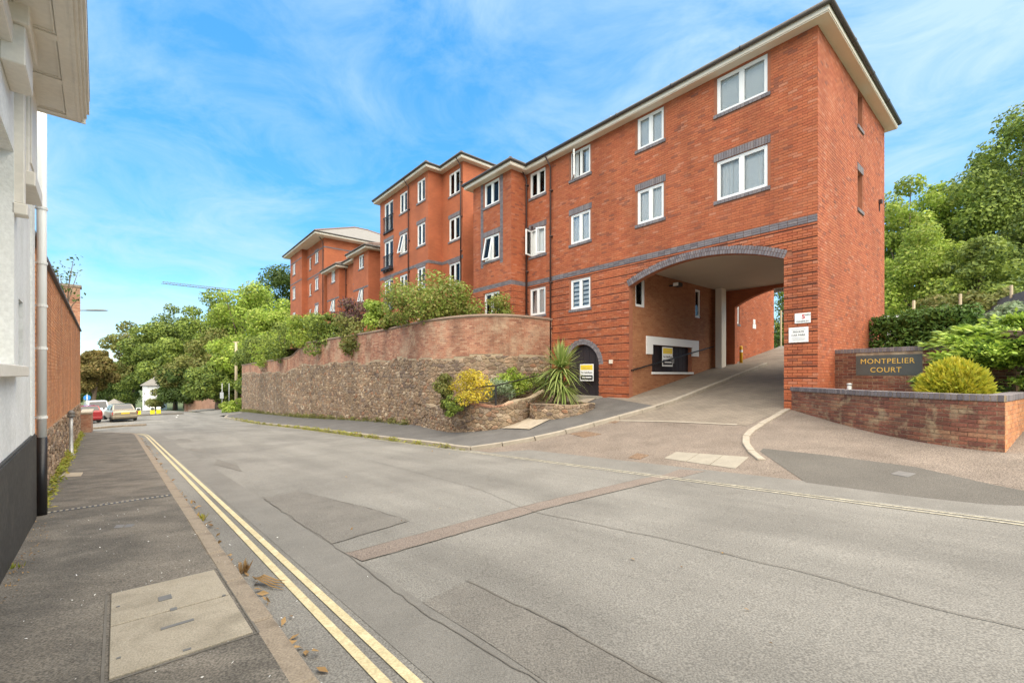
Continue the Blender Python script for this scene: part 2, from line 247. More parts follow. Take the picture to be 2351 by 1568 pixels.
# ------------------------------------------------------------------ object and mesh helpers
def tag(o, label=None, cat=None, group=None, kind=None):
    if label: o['label'] = label
    if cat: o['category'] = cat
    if group: o['group'] = group
    if kind: o['kind'] = kind
    return o
def empty(name, loc=(0, 0, 0), rz=0, label=None, cat=None, group=None):
    o = bpy.data.objects.new(name, None); COL.objects.link(o); o.location = loc; o.rotation_euler = (0, 0, rz); o.empty_display_size = .2
    return tag(o, label, cat, group)
def link(name, me, m=None, parent=None, smooth_=False):
    o = bpy.data.objects.new(name, me); COL.objects.link(o)
    if m and not me.materials: me.materials.append(MATS[m])
    if parent: o.parent = parent
    if smooth_: me.polygons.foreach_set('use_smooth', [True] * len(me.polygons))
    return o
def fastmesh(name, V, F):                                # V (n,3), F (m,k) constant k
    V = np.asarray(V, np.float32); F = np.asarray(F, np.int32); me = bpy.data.meshes.new(name)
    me.vertices.add(len(V)); me.vertices.foreach_set('co', V.ravel())
    m, k = F.shape; me.loops.add(m * k); me.polygons.add(m)
    me.loops.foreach_set('vertex_index', F.ravel()); me.polygons.foreach_set('loop_start', np.arange(0, m * k, k, dtype=np.int32))
    try: me.polygons.foreach_set('loop_total', np.full(m, k, np.int32))
    except Exception: pass
    me.update(calc_edges=True); me.shade_flat(); return me
class MB:
    def __init__(s): s.v = []; s.f = []
    def add(s, vs, fs, M=None):
        o = len(s.v)
        for p in vs: s.v.append(tuple(M @ Vector(p)) if M else tuple(p))
        for f in fs: s.f.append(tuple(i + o for i in f))
        return s
    def box(s, x0, x1, y0, y1, z0, z1, M=None, ch=0):
        if x0 > x1: x0, x1 = x1, x0
        if y0 > y1: y0, y1 = y1, y0
        if z0 > z1: z0, z1 = z1, z0
        return s.add([(x0, y0, z0), (x1, y0, z0), (x1, y1, z0), (x0, y1, z0), (x0, y0, z1), (x1, y0, z1), (x1, y1, z1), (x0, y1, z1)],
                     [(0, 3, 2, 1), (4, 5, 6, 7), (0, 1, 5, 4), (1, 2, 6, 5), (2, 3, 7, 6), (3, 0, 4, 7)], M)
    def tube(s, pts, r, n=8, caps=True):
        pts = [Vector(p) for p in pts]; rs = r if isinstance(r, (list, tuple)) else [r] * len(pts); rings = []
        for i, p in enumerate(pts):
            t = (pts[min(i + 1, len(pts) - 1)] - pts[max(i - 1, 0)]).normalized(); up = Vector((0, 0, 1)) if abs(t.z) < .95 else Vector((1, 0, 0))
            x = t.cross(up).normalized(); y = x.cross(t)
            rings.append([p + (x * math.cos(2 * math.pi * k / n) + y * math.sin(2 * math.pi * k / n)) * rs[i] for k in range(n)])
        vs = [q for g in rings for q in g]; fs = []
        for i in range(len(pts) - 1):
            for k in range(n): fs.append((i * n + k, i * n + (k + 1) % n, (i + 1) * n + (k + 1) % n, (i + 1) * n + k))
        if caps: fs += [tuple(range(n))[::-1], tuple((len(pts) - 1) * n + k for k in range(n))]
        return s.add(vs, fs)
    def lathe(s, prof, cx=0, cy=0, n=16, sx=1, sy=1):
        vs = []; fs = []
        for r, z in prof:
            for k in range(n): vs.append((cx + r * sx * math.cos(2 * math.pi * k / n), cy + r * sy * math.sin(2 * math.pi * k / n), z))
        for i in range(len(prof) - 1):
            for k in range(n): fs.append((i * n + k, i * n + (k + 1) % n, (i + 1) * n + (k + 1) % n, (i + 1) * n + k))
        fs += [tuple(range(n))[::-1], tuple((len(prof) - 1) * n + k for k in range(n))]
        return s.add(vs, fs)
    def prism(s, poly, z0, z1, M=None):                   # poly of (x,y); z0/z1 numbers or per-vertex lists
        n = len(poly); a = z0 if hasattr(z0, '__len__') else [z0] * n; b = z1 if hasattr(z1, '__len__') else [z1] * n
        return s.add([(p[0], p[1], a[i]) for i, p in enumerate(poly)] + [(p[0], p[1], b[i]) for i, p in enumerate(poly)],
                     [tuple(range(n))[::-1], tuple(range(n, 2 * n))] + [(i, (i + 1) % n, n + (i + 1) % n, n + i) for i in range(n)], M)
    def build(s, name, m, parent=None, smooth_=False, bevel=0):
        me = bpy.data.meshes.new(name); me.from_pydata(s.v, [], s.f)
        bm = bmesh.new(); bm.from_mesh(me); bmesh.ops.recalc_face_normals(bm, faces=bm.faces)
        if bevel: bmesh.ops.bevel(bm, geom=list(bm.edges), offset=bevel, segments=1, affect='EDGES', profile=.5)
        bm.to_mesh(me); bm.free()
        return link(name, me, m, parent, smooth_)
def text(body, size, m, parent, loc, rot, name='lettering', align='CENTER', spacing=1.0, bold=0, extr=.002):
    c = bpy.data.curves.new(name, 'FONT'); c.body = body; c.size = size; c.align_x = align; c.align_y = 'CENTER'; c.extrude = extr; c.space_character = spacing; c.offset = bold; c.resolution_u = 3
    o = bpy.data.objects.new(name, c); COL.objects.link(o)
    me = bpy.data.meshes.new_from_object(o.evaluated_get(bpy.context.evaluated_depsgraph_get())); bpy.data.objects.remove(o)
    t = link(name, me, m, parent); t.location = loc; t.rotation_euler = rot; return t
def resample(pts, step):
    P = np.array(pts, float); d = np.r_[0, np.cumsum(np.linalg.norm(np.diff(P, axis=0), axis=1))]
    n = max(1, int(round(d[-1] / step))); u = np.linspace(0, d[-1], n + 1)
    return np.stack([np.interp(u, d, P[:, i]) for i in range(P.shape[1])], 1)
def catmull(pts, k=6):
    P = [np.array(p, float) for p in pts]; P = [2 * P[0] - P[1]] + P + [2 * P[-1] - P[-2]]; out = []
    for i in range(1, len(P) - 2):
        for j in range(k):
            t = j / k; a, b, c, e = P[i - 1], P[i], P[i + 1], P[i + 2]
            out.append(.5 * (2 * b + (c - a) * t + (2 * a - 5 * b + 4 * c - e) * t * t + (3 * b - a - 3 * c + e) * t ** 3))
    out.append(P[-2]); return [tuple(p) for p in out]
def sheet(name, A, B, m, h, nu=40, nv=8, parent=None, zf=None, thick=.0):
    """paved sheet lofted between two lines of world points, lying h above the ground"""
    A = np.array(A, float); B = np.array(B, float)
    def rs(P):
        d = np.r_[0, np.cumsum(np.linalg.norm(np.diff(P, axis=0), axis=1))]; u = np.linspace(0, d[-1], nu + 1); return np.stack([np.interp(u, d, P[:, 0]), np.interp(u, d, P[:, 1])], 1)
    A = rs(A); B = rs(B); V = []; F = []
    for i in range(nu + 1):
        for j in range(nv + 1):
            p = A[i] + (B[i] - A[i]) * j / nv; V.append((p[0], p[1], (zf(p[0], p[1]) if zf else G(p[0], p[1])) + h))
    for i in range(nu):
        for j in range(nv): k = i * (nv + 1) + j; F.append((k, k + 1, k + nv + 2, k + nv + 1))
    if thick:
        o = len(V); V += [(x, y, z - thick) for x, y, z in V]
        edge = [i * (nv + 1) for i in range(nu + 1)] + [nu * (nv + 1) + j for j in range(1, nv + 1)] + [i * (nv + 1) + nv for i in range(nu - 1, -1, -1)] + [j for j in range(nv - 1, 0, -1)]
        for i in range(len(edge)): a, b = edge[i], edge[(i + 1) % len(edge)]; F.append((a, b, b + o, a + o))
    return link(name, fastmesh(name, V, F), m, parent)
def stline(pairs): return [ST(s, t) for s, t in pairs]
def strip(name, line, width, m, h, step=.4, parent=None, wob=0):  # painted line along a polyline of world points
    P = resample(line, step) + RNG.normal(0, wob, (len(resample(line, step)), 2)) if wob else resample(line, step); T = np.gradient(P, axis=0); T /= np.linalg.norm(T, axis=1)[:, None]; Nn = np.stack([-T[:, 1], T[:, 0]], 1) * width / 2
    return sheet(name, P + Nn, P - Nn, m, h, nu=len(P) - 1, nv=1, parent=parent)

# ------------------------------------------------------------------ brickwork
def rect(u0, u1, z0, z1): return dict(u0=u0, u1=u1, z0=z0, z1=z1, kind='rect')
def archo(u0, u1, z0, zs, rise, ring=.0):
    h = (u1 - u0) / 2; Rr = (h * h + rise * rise) / (2 * rise); return dict(u0=u0, u1=u1, z0=z0, z1=zs + rise, zs=zs, kind='arch', R=Rr, cu=(u0 + u1) / 2, cz=zs + rise - Rr, ring=ring)
def top_of(o, u):
    if o['kind'] == 'rect': return o['z1']
    return o['cz'] + math.sqrt(max(0, o['R'] ** 2 - (u - o['cu']) ** 2))
def span_at(o, z):
    if not (o['z0'] - .03 < z): return None
    if o['kind'] == 'rect': return (o['u0'], o['u1']) if z < o['z1'] + .03 else None
    Rr = o['R'] + o['ring']
    if z >= o['cz'] + Rr: return None
    half = math.sqrt(max(0, Rr ** 2 - (z - o['cz']) ** 2)); hs_ = (o['u1'] - o['u0']) / 2
    if z < o['zs'] + (0.02 if o['ring'] else 0): return (o['u0'], o['u1'])
    half = min(half, hs_ + o['ring'] * .8); return (o['cu'] - half, o['cu'] + half)
def brick_list(u0, u1, z0, z1, ops=(), course=.075, blen=.225, rust=None, jit=0.0, base=None):
    out = []; n = int(math.ceil((z1 - z0) / course - 1e-6)); ph = random.random() * .02
    for i in range(n):
        za = z0 + i * course; zb = min(za + course - .010, z1); zc = (za + zb) / 2
        if base is not None and callable(base): pass
        rusted = rust and zc < rust
        if rusted and i % 4 == 0: za += .028
        iv = [(u0, u1)]
        for o in ops:
            sp = span_at(o, zc)
            if sp:
                nv = []
                for a, b in iv:
                    if sp[1] <= a or sp[0] >= b: nv.append((a, b)); continue
                    if sp[0] > a: nv.append((a, sp[0]))
                    if sp[1] < b: nv.append((sp[1], b))
                iv = nv
        off = (i % 2) * blen / 2
        for a, b in iv:
            k = math.floor((a - off) / blen)
            while True:
                x0 = off + k * blen; x1 = x0 + blen - .010; k += 1
                if x0 >= b: break
                xa, xb = max(x0, a), min(x1, b)
                if xb - xa > .025: out.append((xa, xb, za, zb, 1 if rusted else 0))
    return out
def bricks_mesh(bl, fn, proud=.007, rproud=.022, jitter=.002, name='bricks'):
    B = np.array(bl, float); n = len(B); pr = np.where(B[:, 4] > 0, rproud, proud) + RNG.uniform(-jitter, jitter, n)
    ua, ub, za, zb = B[:, 0], B[:, 1], B[:, 2], B[:, 3]; z_ = np.full(n, -.004)
    cor = [(ua, za, z_), (ub, za, z_), (ub, zb, z_), (ua, zb, z_), (ua, za, pr), (ub, za, pr), (ub, zb, pr), (ua, zb, pr)]
    V = np.stack([np.stack(fn(u, z, d), -1) for u, z, d in cor], 1).reshape(-1, 3)
    o = (np.arange(n) * 8)[:, None]; q = np.array([[4, 5, 6, 7], [0, 1, 5, 4], [1, 2, 6, 5], [2, 3, 7, 6], [3, 0, 4, 7]])
    return fastmesh(name, V, (o[:, :, None] + q[None]).reshape(-1, 4))
def lay_bricks(parent, bl, fn, m, nsingle=0, cam_local=None, rproud=.022, proud=.007, prefer=None):
    """joined brickwork, with the nsingle nearest whole bricks as objects of their own"""
    single = []
    if nsingle:
        full = [i for i, b in enumerate(bl) if b[1] - b[0] > .20 and (prefer is None or prefer(b))]
        def dist(i):
            b = bl[i]; p = fn(np.array([(b[0] + b[1]) / 2]), np.array([(b[2] + b[3]) / 2]), np.zeros(1)); return (float(p[0][0]) - cam_local[0]) ** 2 + (float(p[1][0]) - cam_local[1]) ** 2 + (float(p[2][0]) - cam_local[2]) ** 2
        full.sort(key=dist); single = set(full[:nsingle])
        shared = {}
        for i in sorted(single):
            ua, ub, za, zb, ru = bl[i]; key = (round(zb - za, 3), ru); pr = rproud if ru else proud
            if key not in shared:
                h = (zb - za) / 2; shared[key] = MB().box(-.1075, .1075, -pr, .03, -h, h)
                me_o = shared[key].build('brick', m + '_single', parent, bevel=.003); shared[key] = me_o.data; o = me_o
            else: o = link('brick', shared[key], None, parent)
            uc, zc = (ua + ub) / 2, (za + zb) / 2
            p = [float(c[0]) for c in fn(np.array([uc]), np.array([zc]), np.array([random.uniform(-.002, .003)]))]
            p2 = [float(c[0]) for c in fn(np.array([uc]), np.array([zc]), np.array([.05]))]
            o.location = p; o.rotation_euler = (0, 0, math.atan2(p2[1] - p[1], p2[0] - p[0]) + math.pi / 2); o.scale = ((ub - ua) / .215, 1, 1)
    rest = [b for i, b in enumerate(bl) if i not in single] if single else bl
    if rest:
        o = link('brickwork', bricks_mesh(rest, fn, rproud=rproud, proud=proud), m, parent); o['kind'] = 'stuff'
def wall_sheet(name, parent, fn, u0, u1, z0, z1, ops=(), reveal=.22, m='mortar', step=None, ztop=None):
    cuts = {u0, u1}
    for o in ops:
        cuts |= {o['u0'], o['u1']}
        if o['kind'] == 'arch': cuts |= {o['u0'] + (o['u1'] - o['u0']) * k / 24 for k in range(25)}
    if step: cuts |= {u0 + (u1 - u0) * k / int((u1 - u0) / step + 1) for k in range(int((u1 - u0) / step + 1))}
    cuts = sorted(c for c in cuts if u0 - 1e-6 <= c <= u1 + 1e-6); mb = MB()
    P = lambda u, z, d: tuple(float(c[0]) for c in fn(np.array([u]), np.array([z]), np.array([d])))
    quad = lambda a, b, c, d: mb.add([a, b, c, d], [(0, 1, 2, 3)])
    zt = (lambda u: ztop(u)) if ztop else (lambda u: z1)
    for ca, cb_ in zip(cuts[:-1], cuts[1:]):
        if cb_ - ca < 1e-5: continue
        mid = (ca + cb_) / 2; inside = sorted([o for o in ops if o['u0'] < mid < o['u1']], key=lambda o: o['z0'])
        lo = (z0, z0)
        for o in inside:
            if o['z0'] > lo[0] + 1e-4: quad(P(ca, lo[0], 0), P(cb_, lo[1], 0), P(cb_, o['z0'], 0), P(ca, o['z0'], 0))
            ta, tb = top_of(o, ca), top_of(o, cb_); lo = (ta, tb)
            quad(P(ca, ta, 0), P(cb_, tb, 0), P(cb_, tb, -reveal), P(ca, ta, -reveal))
            quad(P(ca, o['z0'], 0), P(cb_, o['z0'], 0), P(cb_, o['z0'], -reveal), P(ca, o['z0'], -reveal))
        quad(P(ca, lo[0], 0), P(cb_, lo[1], 0), P(cb_, zt(cb_), 0), P(ca, zt(ca), 0))
    for o in ops:
        for u in (o['u0'], o['u1']):
            t_ = o['z1'] if o['kind'] == 'rect' else o['zs']
            quad(P(u, o['z0'], 0), P(u, t_, 0), P(u, t_, -reveal), P(u, o['z0'], -reveal))
    return mb.build(name, m, parent)
front = lambda b0: (lambda u, z, d: (-u, b0 - d, z + 0 * u))
sideR = lambda a0: (lambda u, z, d: (-a0 + d + 0 * u, u, z + 0 * u))
def ub(fn, mb, u0, u1, z0, z1, d0, d1):                   # box in wall coordinates (flat walls)
    p = [float(c[0]) for c in fn(np.array([u0]), np.array([z0]), np.array([d0]))]; q = [float(c[0]) for c in fn(np.array([u1]), np.array([z1]), np.array([d1]))]
    return mb.box(p[0], q[0], p[1], q[1], p[2], q[2])
# ================================================================== THE SETTING: ground, road, pavements
def base_h(s, t):
    x, y = ST(s, t); z = G(x, y) - .3
    if t > 12: z += min((t - 12) * .12, 7) * smooth(s, 58, 75)
    if t < -3 and s < 34: z -= 0
    return z
SS = np.r_[np.arange(-40, 60, 2.5), np.arange(60, 420, 15)]; TT = np.r_[np.arange(-300, -20, 20), np.arange(-20, 30, 1.5), np.arange(30, 320, 20)]
V = []; F = []
for s in SS:
    for t in TT: x, y = ST(s, t); V.append((x, y, base_h(s, t)))
nT = len(TT)
for i in range(len(SS) - 1):
    for j in range(nT - 1): k = i * nT + j; F.append((k, k + 1, k + nT + 1, k + nT))
tag(link('ground', fastmesh('ground', V, F), 'grass_ground'), 'grassy ground under the whole place', 'ground', kind='structure')
def struct(o, label, cat): return tag(o, label, cat, kind='structure')
def stl(t, s0, s1): return stline([(s0, t), (s1, t)])
struct(sheet('road', stl(.78, -16, 31.4), stl(7.44, -16, 31.4), 'asphalt', 0, nu=60, nv=10), 'grey asphalt street running downhill past the flats', 'road')
struct(sheet('road_junction', stline([(31.4, -40), (60, -40), (120, -20)]), stline([(31.4, 7.44), (60, 7.44), (120, 3)]), 'asphalt', -.002, nu=40, nv=14), 'grey asphalt of the far road junction', 'road')
struct(sheet('side_road', stl(7.44, 51, 78), stl(40, 56, 78), 'asphalt', -.01, nu=12, nv=10), 'grey asphalt turning right beyond the stone wall', 'road')
struct(sheet('pavement', stline([(-12, -2.2), (35.6, -2.2)]), stline([(-12, .69), (30.5, .69), (32, .3), (35.6, -1.0)]), 'tarmac_path', .096, nu=70, nv=8), 'worn dark tarmac pavement along the white house and orange wall', 'pavement')
K1 = stline([(50.5, 9.2), (49.3, 7.9), (46, 7.1), (38, 7.3), (26, 7.55), (12, 7.45), (10.06, 7.4), (9.4, 7.96), (8.56, 9.0), (7.94, 10.54), (7.55, 11.9), (7.2, 13.18)]) + [AB(4.0, .6), AB(3.95, 7.5)]
K1c = stline([(50.5, 9.2), (49.3, 7.9), (46, 7.1), (38, 7.3), (26, 7.55), (12, 7.45)]) + catmull([ST(11.2, 7.4), ST(10.06, 7.42), ST(9.4, 7.96), ST(8.56, 9.0), ST(7.94, 10.54), ST(7.55, 11.9), AB(4.0, .0), AB(3.95, 3.5), AB(3.95, 7.5)], 5)
struct(sheet('pavement', K1c[:-10], stline([(54, 11), (30, 10.9), (22, 10.9), (17, 10.6), (13.5, 10.3), (12.8, 11.6), (11.5, 13.3), (8.4, 13.45)]), 'tarmac_blue', .097, nu=110, nv=8), 'blue-grey tarmac pavement below the stone retaining wall', 'pavement')
struct(sheet('apron', stl(7.44, 10.6, -16), stl(13.5, 10.6, -16), 'aggregate', .0, nu=60, nv=16), 'pink aggregate forecourt at the mouth of the drive', 'forecourt')
struct(sheet('driveway', [AB(4.25, -2.35), AB(3.98, 0), AB(3.95, 7.5), AB(5.6, 8), AB(5.6, 20)], [AB(.9, -2.0), AB(.72, 0), AB(.72, 7.5), AB(-9, 8), AB(-9, 20)], 'block_paving', .006, nu=50, nv=10), 'sloping block paved drive through the archway', 'driveway')
struct(sheet('raised_footway', [AB(3.98, -.9), AB(3.95, 7.5)], [AB(6.6, -.05), AB(5.75, 7.5)], 'block_paving', .102, nu=30, nv=6), 'block paved footway beside the drive in the archway', 'footway')
struct(sheet('verge_patch', [gp(1745, 1037), gp(1850, 1108), gp(2100, 1142), gp(2275, 1160), gp(2420, 1165)], [gp(1752, 1030), gp(1900, 1046), gp(2100, 1072), gp(2275, 1112), gp(2420, 1140)], 'tarmac_dark', .005, nu=30, nv=8), 'dark tarmac patch in front of the planter wall', 'tarmac patch')
struct(sheet('asphalt_patch', stl(7.40, 9.3, -14), stl(7.92, 8.2, -14), 'asphalt_smooth', .004, nu=40, nv=3), 'smooth grey asphalt strip along the far road edge', 'asphalt patch')
# repairs in the road surface
struct(sheet('asphalt_patch', stl(1.32, 30, -12), stl(1.77, 30, -12), 'asphalt_smooth', .003, nu=50, nv=3), 'smooth asphalt strip beside the near yellow lines', 'asphalt patch')
struct(sheet('asphalt_patch', [gp(605, 1145), gp(690, 1205), gp(760, 1251)], [gp(682, 1128), gp(850, 1168), gp(940, 1197)], 'asphalt_worn', .006, nu=12, nv=6), 'dark five-sided repair patch in the middle of the road', 'asphalt patch')
struct(sheet('asphalt_patch', [gp(970, 1385), gp(1120, 1478), gp(1300, 1600)], [gp(1075, 1337), gp(1300, 1450), gp(1640, 1625)], 'asphalt_worn', .006, nu=14, nv=6), 'dark repair patch at the bottom of the picture', 'asphalt patch')
struct(sheet('trench_strip', [gp(793, 1272), gp(960, 1228), gp(1200, 1163), gp(1470, 1100), gp(1560, 1078)], [gp(832, 1291), gp(990, 1245), gp(1260, 1166), gp(1530, 1100), gp(1620, 1082)], 'red_strip', .008, nu=40, nv=4), 'reddish trench reinstatement crossing the road', 'trench strip')
for (a, b, c, e, lab) in [((490, 1066), (556, 1083), (500, 1055), (545, 1068), 'largest of the small dark patches by the near yellow lines'), ((432, 1033), (475, 1040), (440, 1029), (470, 1033), 'middle of the small dark patches by the near yellow lines'), ((402, 1011), (440, 1013), (410, 1007), (436, 1009), 'farthest of the small dark patches by the near yellow lines')]:
    struct(sheet('asphalt_patch', [gp(*a), gp(*b)], [gp(*c), gp(*e)], 'asphalt_worn', .005, nu=6, nv=3), lab, 'asphalt patch')
def seam(pts, wd, lab, m='seal', h=.010): struct(strip('road_seam', [gp(*p) for p in pts], wd, m, h, .12, wob=.010), lab, 'seam')
seam([(1220, 1175), (1500, 1232), (1880, 1325), (2150, 1400), (2420, 1465)], .012, 'long thin seam running down the right half of the road')
seam([(1075, 1337), (1290, 1440), (1450, 1530), (1560, 1590)], .016, 'dark crack along the bottom repair patch')
seam([(605, 1145), (790, 1270), (990, 1420), (1250, 1580)], .008, 'thin joint beside the smooth strip')
seam([(793, 1272), (960, 1228), (1200, 1163), (1470, 1100)], .009, 'upper edge joint of the reddish trench'); seam([(832, 1291), (990, 1245), (1260, 1166), (1530, 1100)], .009, 'lower edge joint of the reddish trench')
seam([(682, 1128), (850, 1168), (940, 1197), (760, 1251)], .008, 'joint round the five-sided patch'); seam([(860, 1060), (1090, 1120), (1225, 1176)], .007, 'faint seam in the middle of the road')
def mark(o, label, group=None): return tag(o, label, 'road marking', group, 'structure')
nl = [(-12, 1.117), (28.5, 1.117), (30, 1.08), (31.2, .95), (32.3, .62)]; nl2 = [(-12, 1.242), (28.7, 1.242), (30.3, 1.2), (31.6, 1.05), (32.8, .75)]
mark(strip('yellow_line', stline(nl), .062, 'yellow_paint', .007), 'yellow line nearest the left kerb'); mark(strip('yellow_line', stline(nl2), .062, 'yellow_paint', .007), 'second yellow line from the left kerb')
fl = [(46, 6.8), (38, 7.0), (26, 7.18), (12, 7.16), (-12, 7.16)]
mark(strip('yellow_line', stline(fl), .045, 'faded_paint', .009), 'faded yellow line on the far side, road side one'); mark(strip('yellow_line', stline([(s, t + .12) for s, t in fl]), .045, 'faded_paint', .009), 'faded yellow line on the far side, kerb side one')
for a, b in (((600, 972), (622, 976)), ((560, 966), (578, 969)), ((528, 962), (543, 964))): pass
mark(strip('give_way_line', stline([(47, -1), (47.2, 3)]), .15, 'white_paint', .008), 'worn white line across the far junction')
mark(strip('edge_line', stline([(78, 2), (72, 9), (70, 20)]), .25, 'white_paint', .008), 'white line along the far side of the junction')
for i in range(3): mark(strip('centre_dash', stline([(52 + 5 * i, 4.2 + .5 * i), (54 + 5 * i, 4.4 + .5 * i)]), .12, 'white_paint', .008), 'short white dash near the yellow bollards', 'dashes near the bollards')
struct(strip('edging_strip', [gp(1415, 966), gp(1550, 969), gp(1692, 976)], .11, 'kerb_pale', .012), 'pale edging between forecourt and block paving', 'edging')
# kerbs of separate stones
def kerb(label, line, width, up, m, step=.92, down=.2):
    P = resample(line, step); Z = [G(*p) + up for p in P]
    root = strip('kerb', line, width * .8, 'concrete', -.03, step=.8); struct(root, label, 'kerb'); me = None
    for i in range(len(P) - 1):
        a = Vector((*P[i], Z[i])); b = Vector((*P[i + 1], Z[i + 1])); dv = b - a; ln = dv.length; ex = dv.normalized(); ey = Vector((-ex.y, ex.x, 0)).normalized(); ez = ex.cross(ey)
        if me is None: o = MB().box(-.5, .5, -width / 2, width / 2, -down, 0).build('kerbstone', m, root, bevel=.012); me = o.data
        else: o = link('kerbstone', me, None, root)
        M = Matrix((ex, ey, ez)).transposed().to_4x4(); M.translation = (a + b) / 2 + Vector((0, 0, random.uniform(-.006, .006)))
        o.matrix_local = M @ Matrix.Rotation(random.uniform(-.008, .008), 4, 'Z') @ Matrix.Diagonal((ln - .012, 1, 1, 1))
kerb('brown stone kerb along the near pavement', stline([(-4, .745), (30, .745), (31.2, .62), (33, .05), (35.6, -1.0)]), .14, .10, 'kerb')
kerb('weathered stone kerb of the far pavement curving into the drive', K1c, .15, .11, 'kerb_pale', .9)
kerb('pale concrete kerb on the right of the drive mouth', catmull([AB(.66, -.05), AB(.66, -1.33), AB(.62, -2.41), AB(.45, -3.19), AB(.07, -3.92), AB(-.38, -4.5)], 4), .14, .035, 'kerb_pale', .62)
kerb('short brown kerb of a small island by the parked cars', stline([(40.5, -1.2), (41.5, .2), (41.2, 1.6)]), .2, .12, 'kerb', .6)
# pavement furniture set in the ground
def cover(name, label, cat, corners, m, h, pieces, thick=.05):
    """a quad (world xy, in order) split along its first edge into slabs"""
    c = [np.array(p) for p in corners]; ctr = sum(c) / 4; root = empty(name, (*ctr, G(*ctr) + h), 0, label, cat); k = len(pieces) - 1
    for i in range(k):
        f0, f1 = pieces[i], pieces[i + 1]; q = [c[0] + (c[1] - c[0]) * f0, c[0] + (c[1] - c[0]) * f1, c[3] + (c[2] - c[3]) * f1, c[3] + (c[2] - c[3]) * f0]
        cc = sum(q) / 4; q = [cc + (p - cc) * (1 - .012 / max(.1, np.linalg.norm(p - cc))) for p in q]
        z1 = [G(*p) + h - root.location.z for p in q]; z0 = [z - thick for z in z1]
        MB().prism([tuple(p - ctr) for p in q], z0, z1).build('slab', m, root, bevel=.004)
    return root, ctr
mh, mc = cover('manhole_cover', 'two-part concrete inspection cover set in the near pavement', 'manhole', stline([(3.28, -.04), (4.77, -.04), (4.74, .66), (3.26, .67)]), 'slab', .108, [0, .52, 1])
def on_cover(s0, s1, t0, t1, m, h=.112, name='lifting_key'):
    P = stline([(s0, t0), (s1, t0), (s1, t1), (s0, t1)]); MB().prism([(p[0] - mc[0], p[1] - mc[1]) for p in P], [G(*p) + h - .01 - mh.location.z for p in P], [G(*p) + h - mh.location.z for p in P]).build(name, m, mh)
on_cover(4.28, 4.38, .24, .32, 'grey_iron'); on_cover(3.73, 3.765, .22, .40, 'grey_iron'); on_cover(4.02, 4.07, .29, .33, 'grey_iron'); on_cover(3.31, 3.33, .30, .34, 'grey_iron'); on_cover(4.03, 4.05, .61, .63, 'grey_iron'); on_cover(3.5, 3.52, .0, .02, 'grey_iron'); on_cover(4.4, 4.42, .0, .02, 'grey_iron')
for e_ in range(4):
    pr = [((3.262, -.058), (4.79, -.058)), ((4.79, -.058), (4.76, .682)), ((4.76, .682), (3.245, .69)), ((3.245, .69), (3.262, -.058))][e_]
    strip('frame', stline(pr), .014, 'seal', .1005).parent = None
for o in [o for o in bpy.data.objects if o.name.startswith('frame') and o.parent is None]:
    o.parent = mh; o.matrix_parent_inverse = Matrix.Translation(-Vector(mh.location))
cv, _ = cover('manhole_cover', 'pale concrete cover with three slots at the mouth of the drive', 'manhole', [gp(1523, 1053), gp(1688, 1077), gp(1720, 1050), gp(1552, 1038)], 'pale_slab', .012, [0, .34, .67, 1])
cover('drain_grate', 'rusty square drain grate in the forecourt', 'drain grate', [gp(1441, 1052), gp(1468, 1056), gp(1491, 1045), gp(1463, 1040)], 'rust_iron', .010, [0, .2, .4, .6, .8, 1], .03)
cover('cable_cover', 'brown paved inspection cover beside the curving kerb', 'manhole', [gp(1306, 996), gp(1345, 990), gp(1382, 997), gp(1340, 1005)], 'rust_iron', .010, [0, 1], .03)
cover('gully_grate', 'small rusty gully grate at the foot of the drive kerb', 'drain grate', [gp(1385, 970), gp(1412, 972), gp(1428, 965), gp(1404, 963)], 'rust_iron', .012, [0, .33, .66, 1], .03)
cover('water_cover', 'grey metal cover in the dark tarmac by the planter wall', 'manhole', [gp(2042, 1090), gp(2085, 1098), gp(2105, 1089), gp(2062, 1083)], 'grey_iron', .014, [0, 1], .02)
cover('kerb_slab', 'small pale slab in the pavement by the orange wall', 'paving slab', [gp(137, 1095, .1), gp(186, 1093, .1), gp(192, 1084, .1), gp(146, 1085, .1)], 'concrete', .104, [0, 1], .03)
cover('water_cover', 'small lettered iron cover in the near pavement', 'manhole', [gp(258, 1213, .1), gp(303, 1209, .1), gp(312, 1202, .1), gp(266, 1205, .1)], 'grey_iron', .101, [0, .5, 1], .02)
dr = empty('drain_channel', (*ST(9.2, 0), G(*ST(9.2, 0)) + .097), 0, 'slotted drain channel crossing the near pavement', 'drain channel')
def drpoly(s0, s1, t0, t1, h, name, m):
    P = stline([(s0, t0), (s1, t0), (s1, t1), (s0, t1)]); MB().prism([(p[0] - dr.location.x, p[1] - dr.location.y) for p in P], [G(*p) + .08 - dr.location.z for p in P], [G(*p) + h - dr.location.z for p in P]).build(name, m, dr)
drpoly(9.15, 9.25, -.82, .66, .099, 'channel', 'sign_black')
for i in range(24): drpoly(9.155, 9.245, -.80 + i * .061, -.80 + i * .061 + .032, .104, 'bar', 'pale_slab')
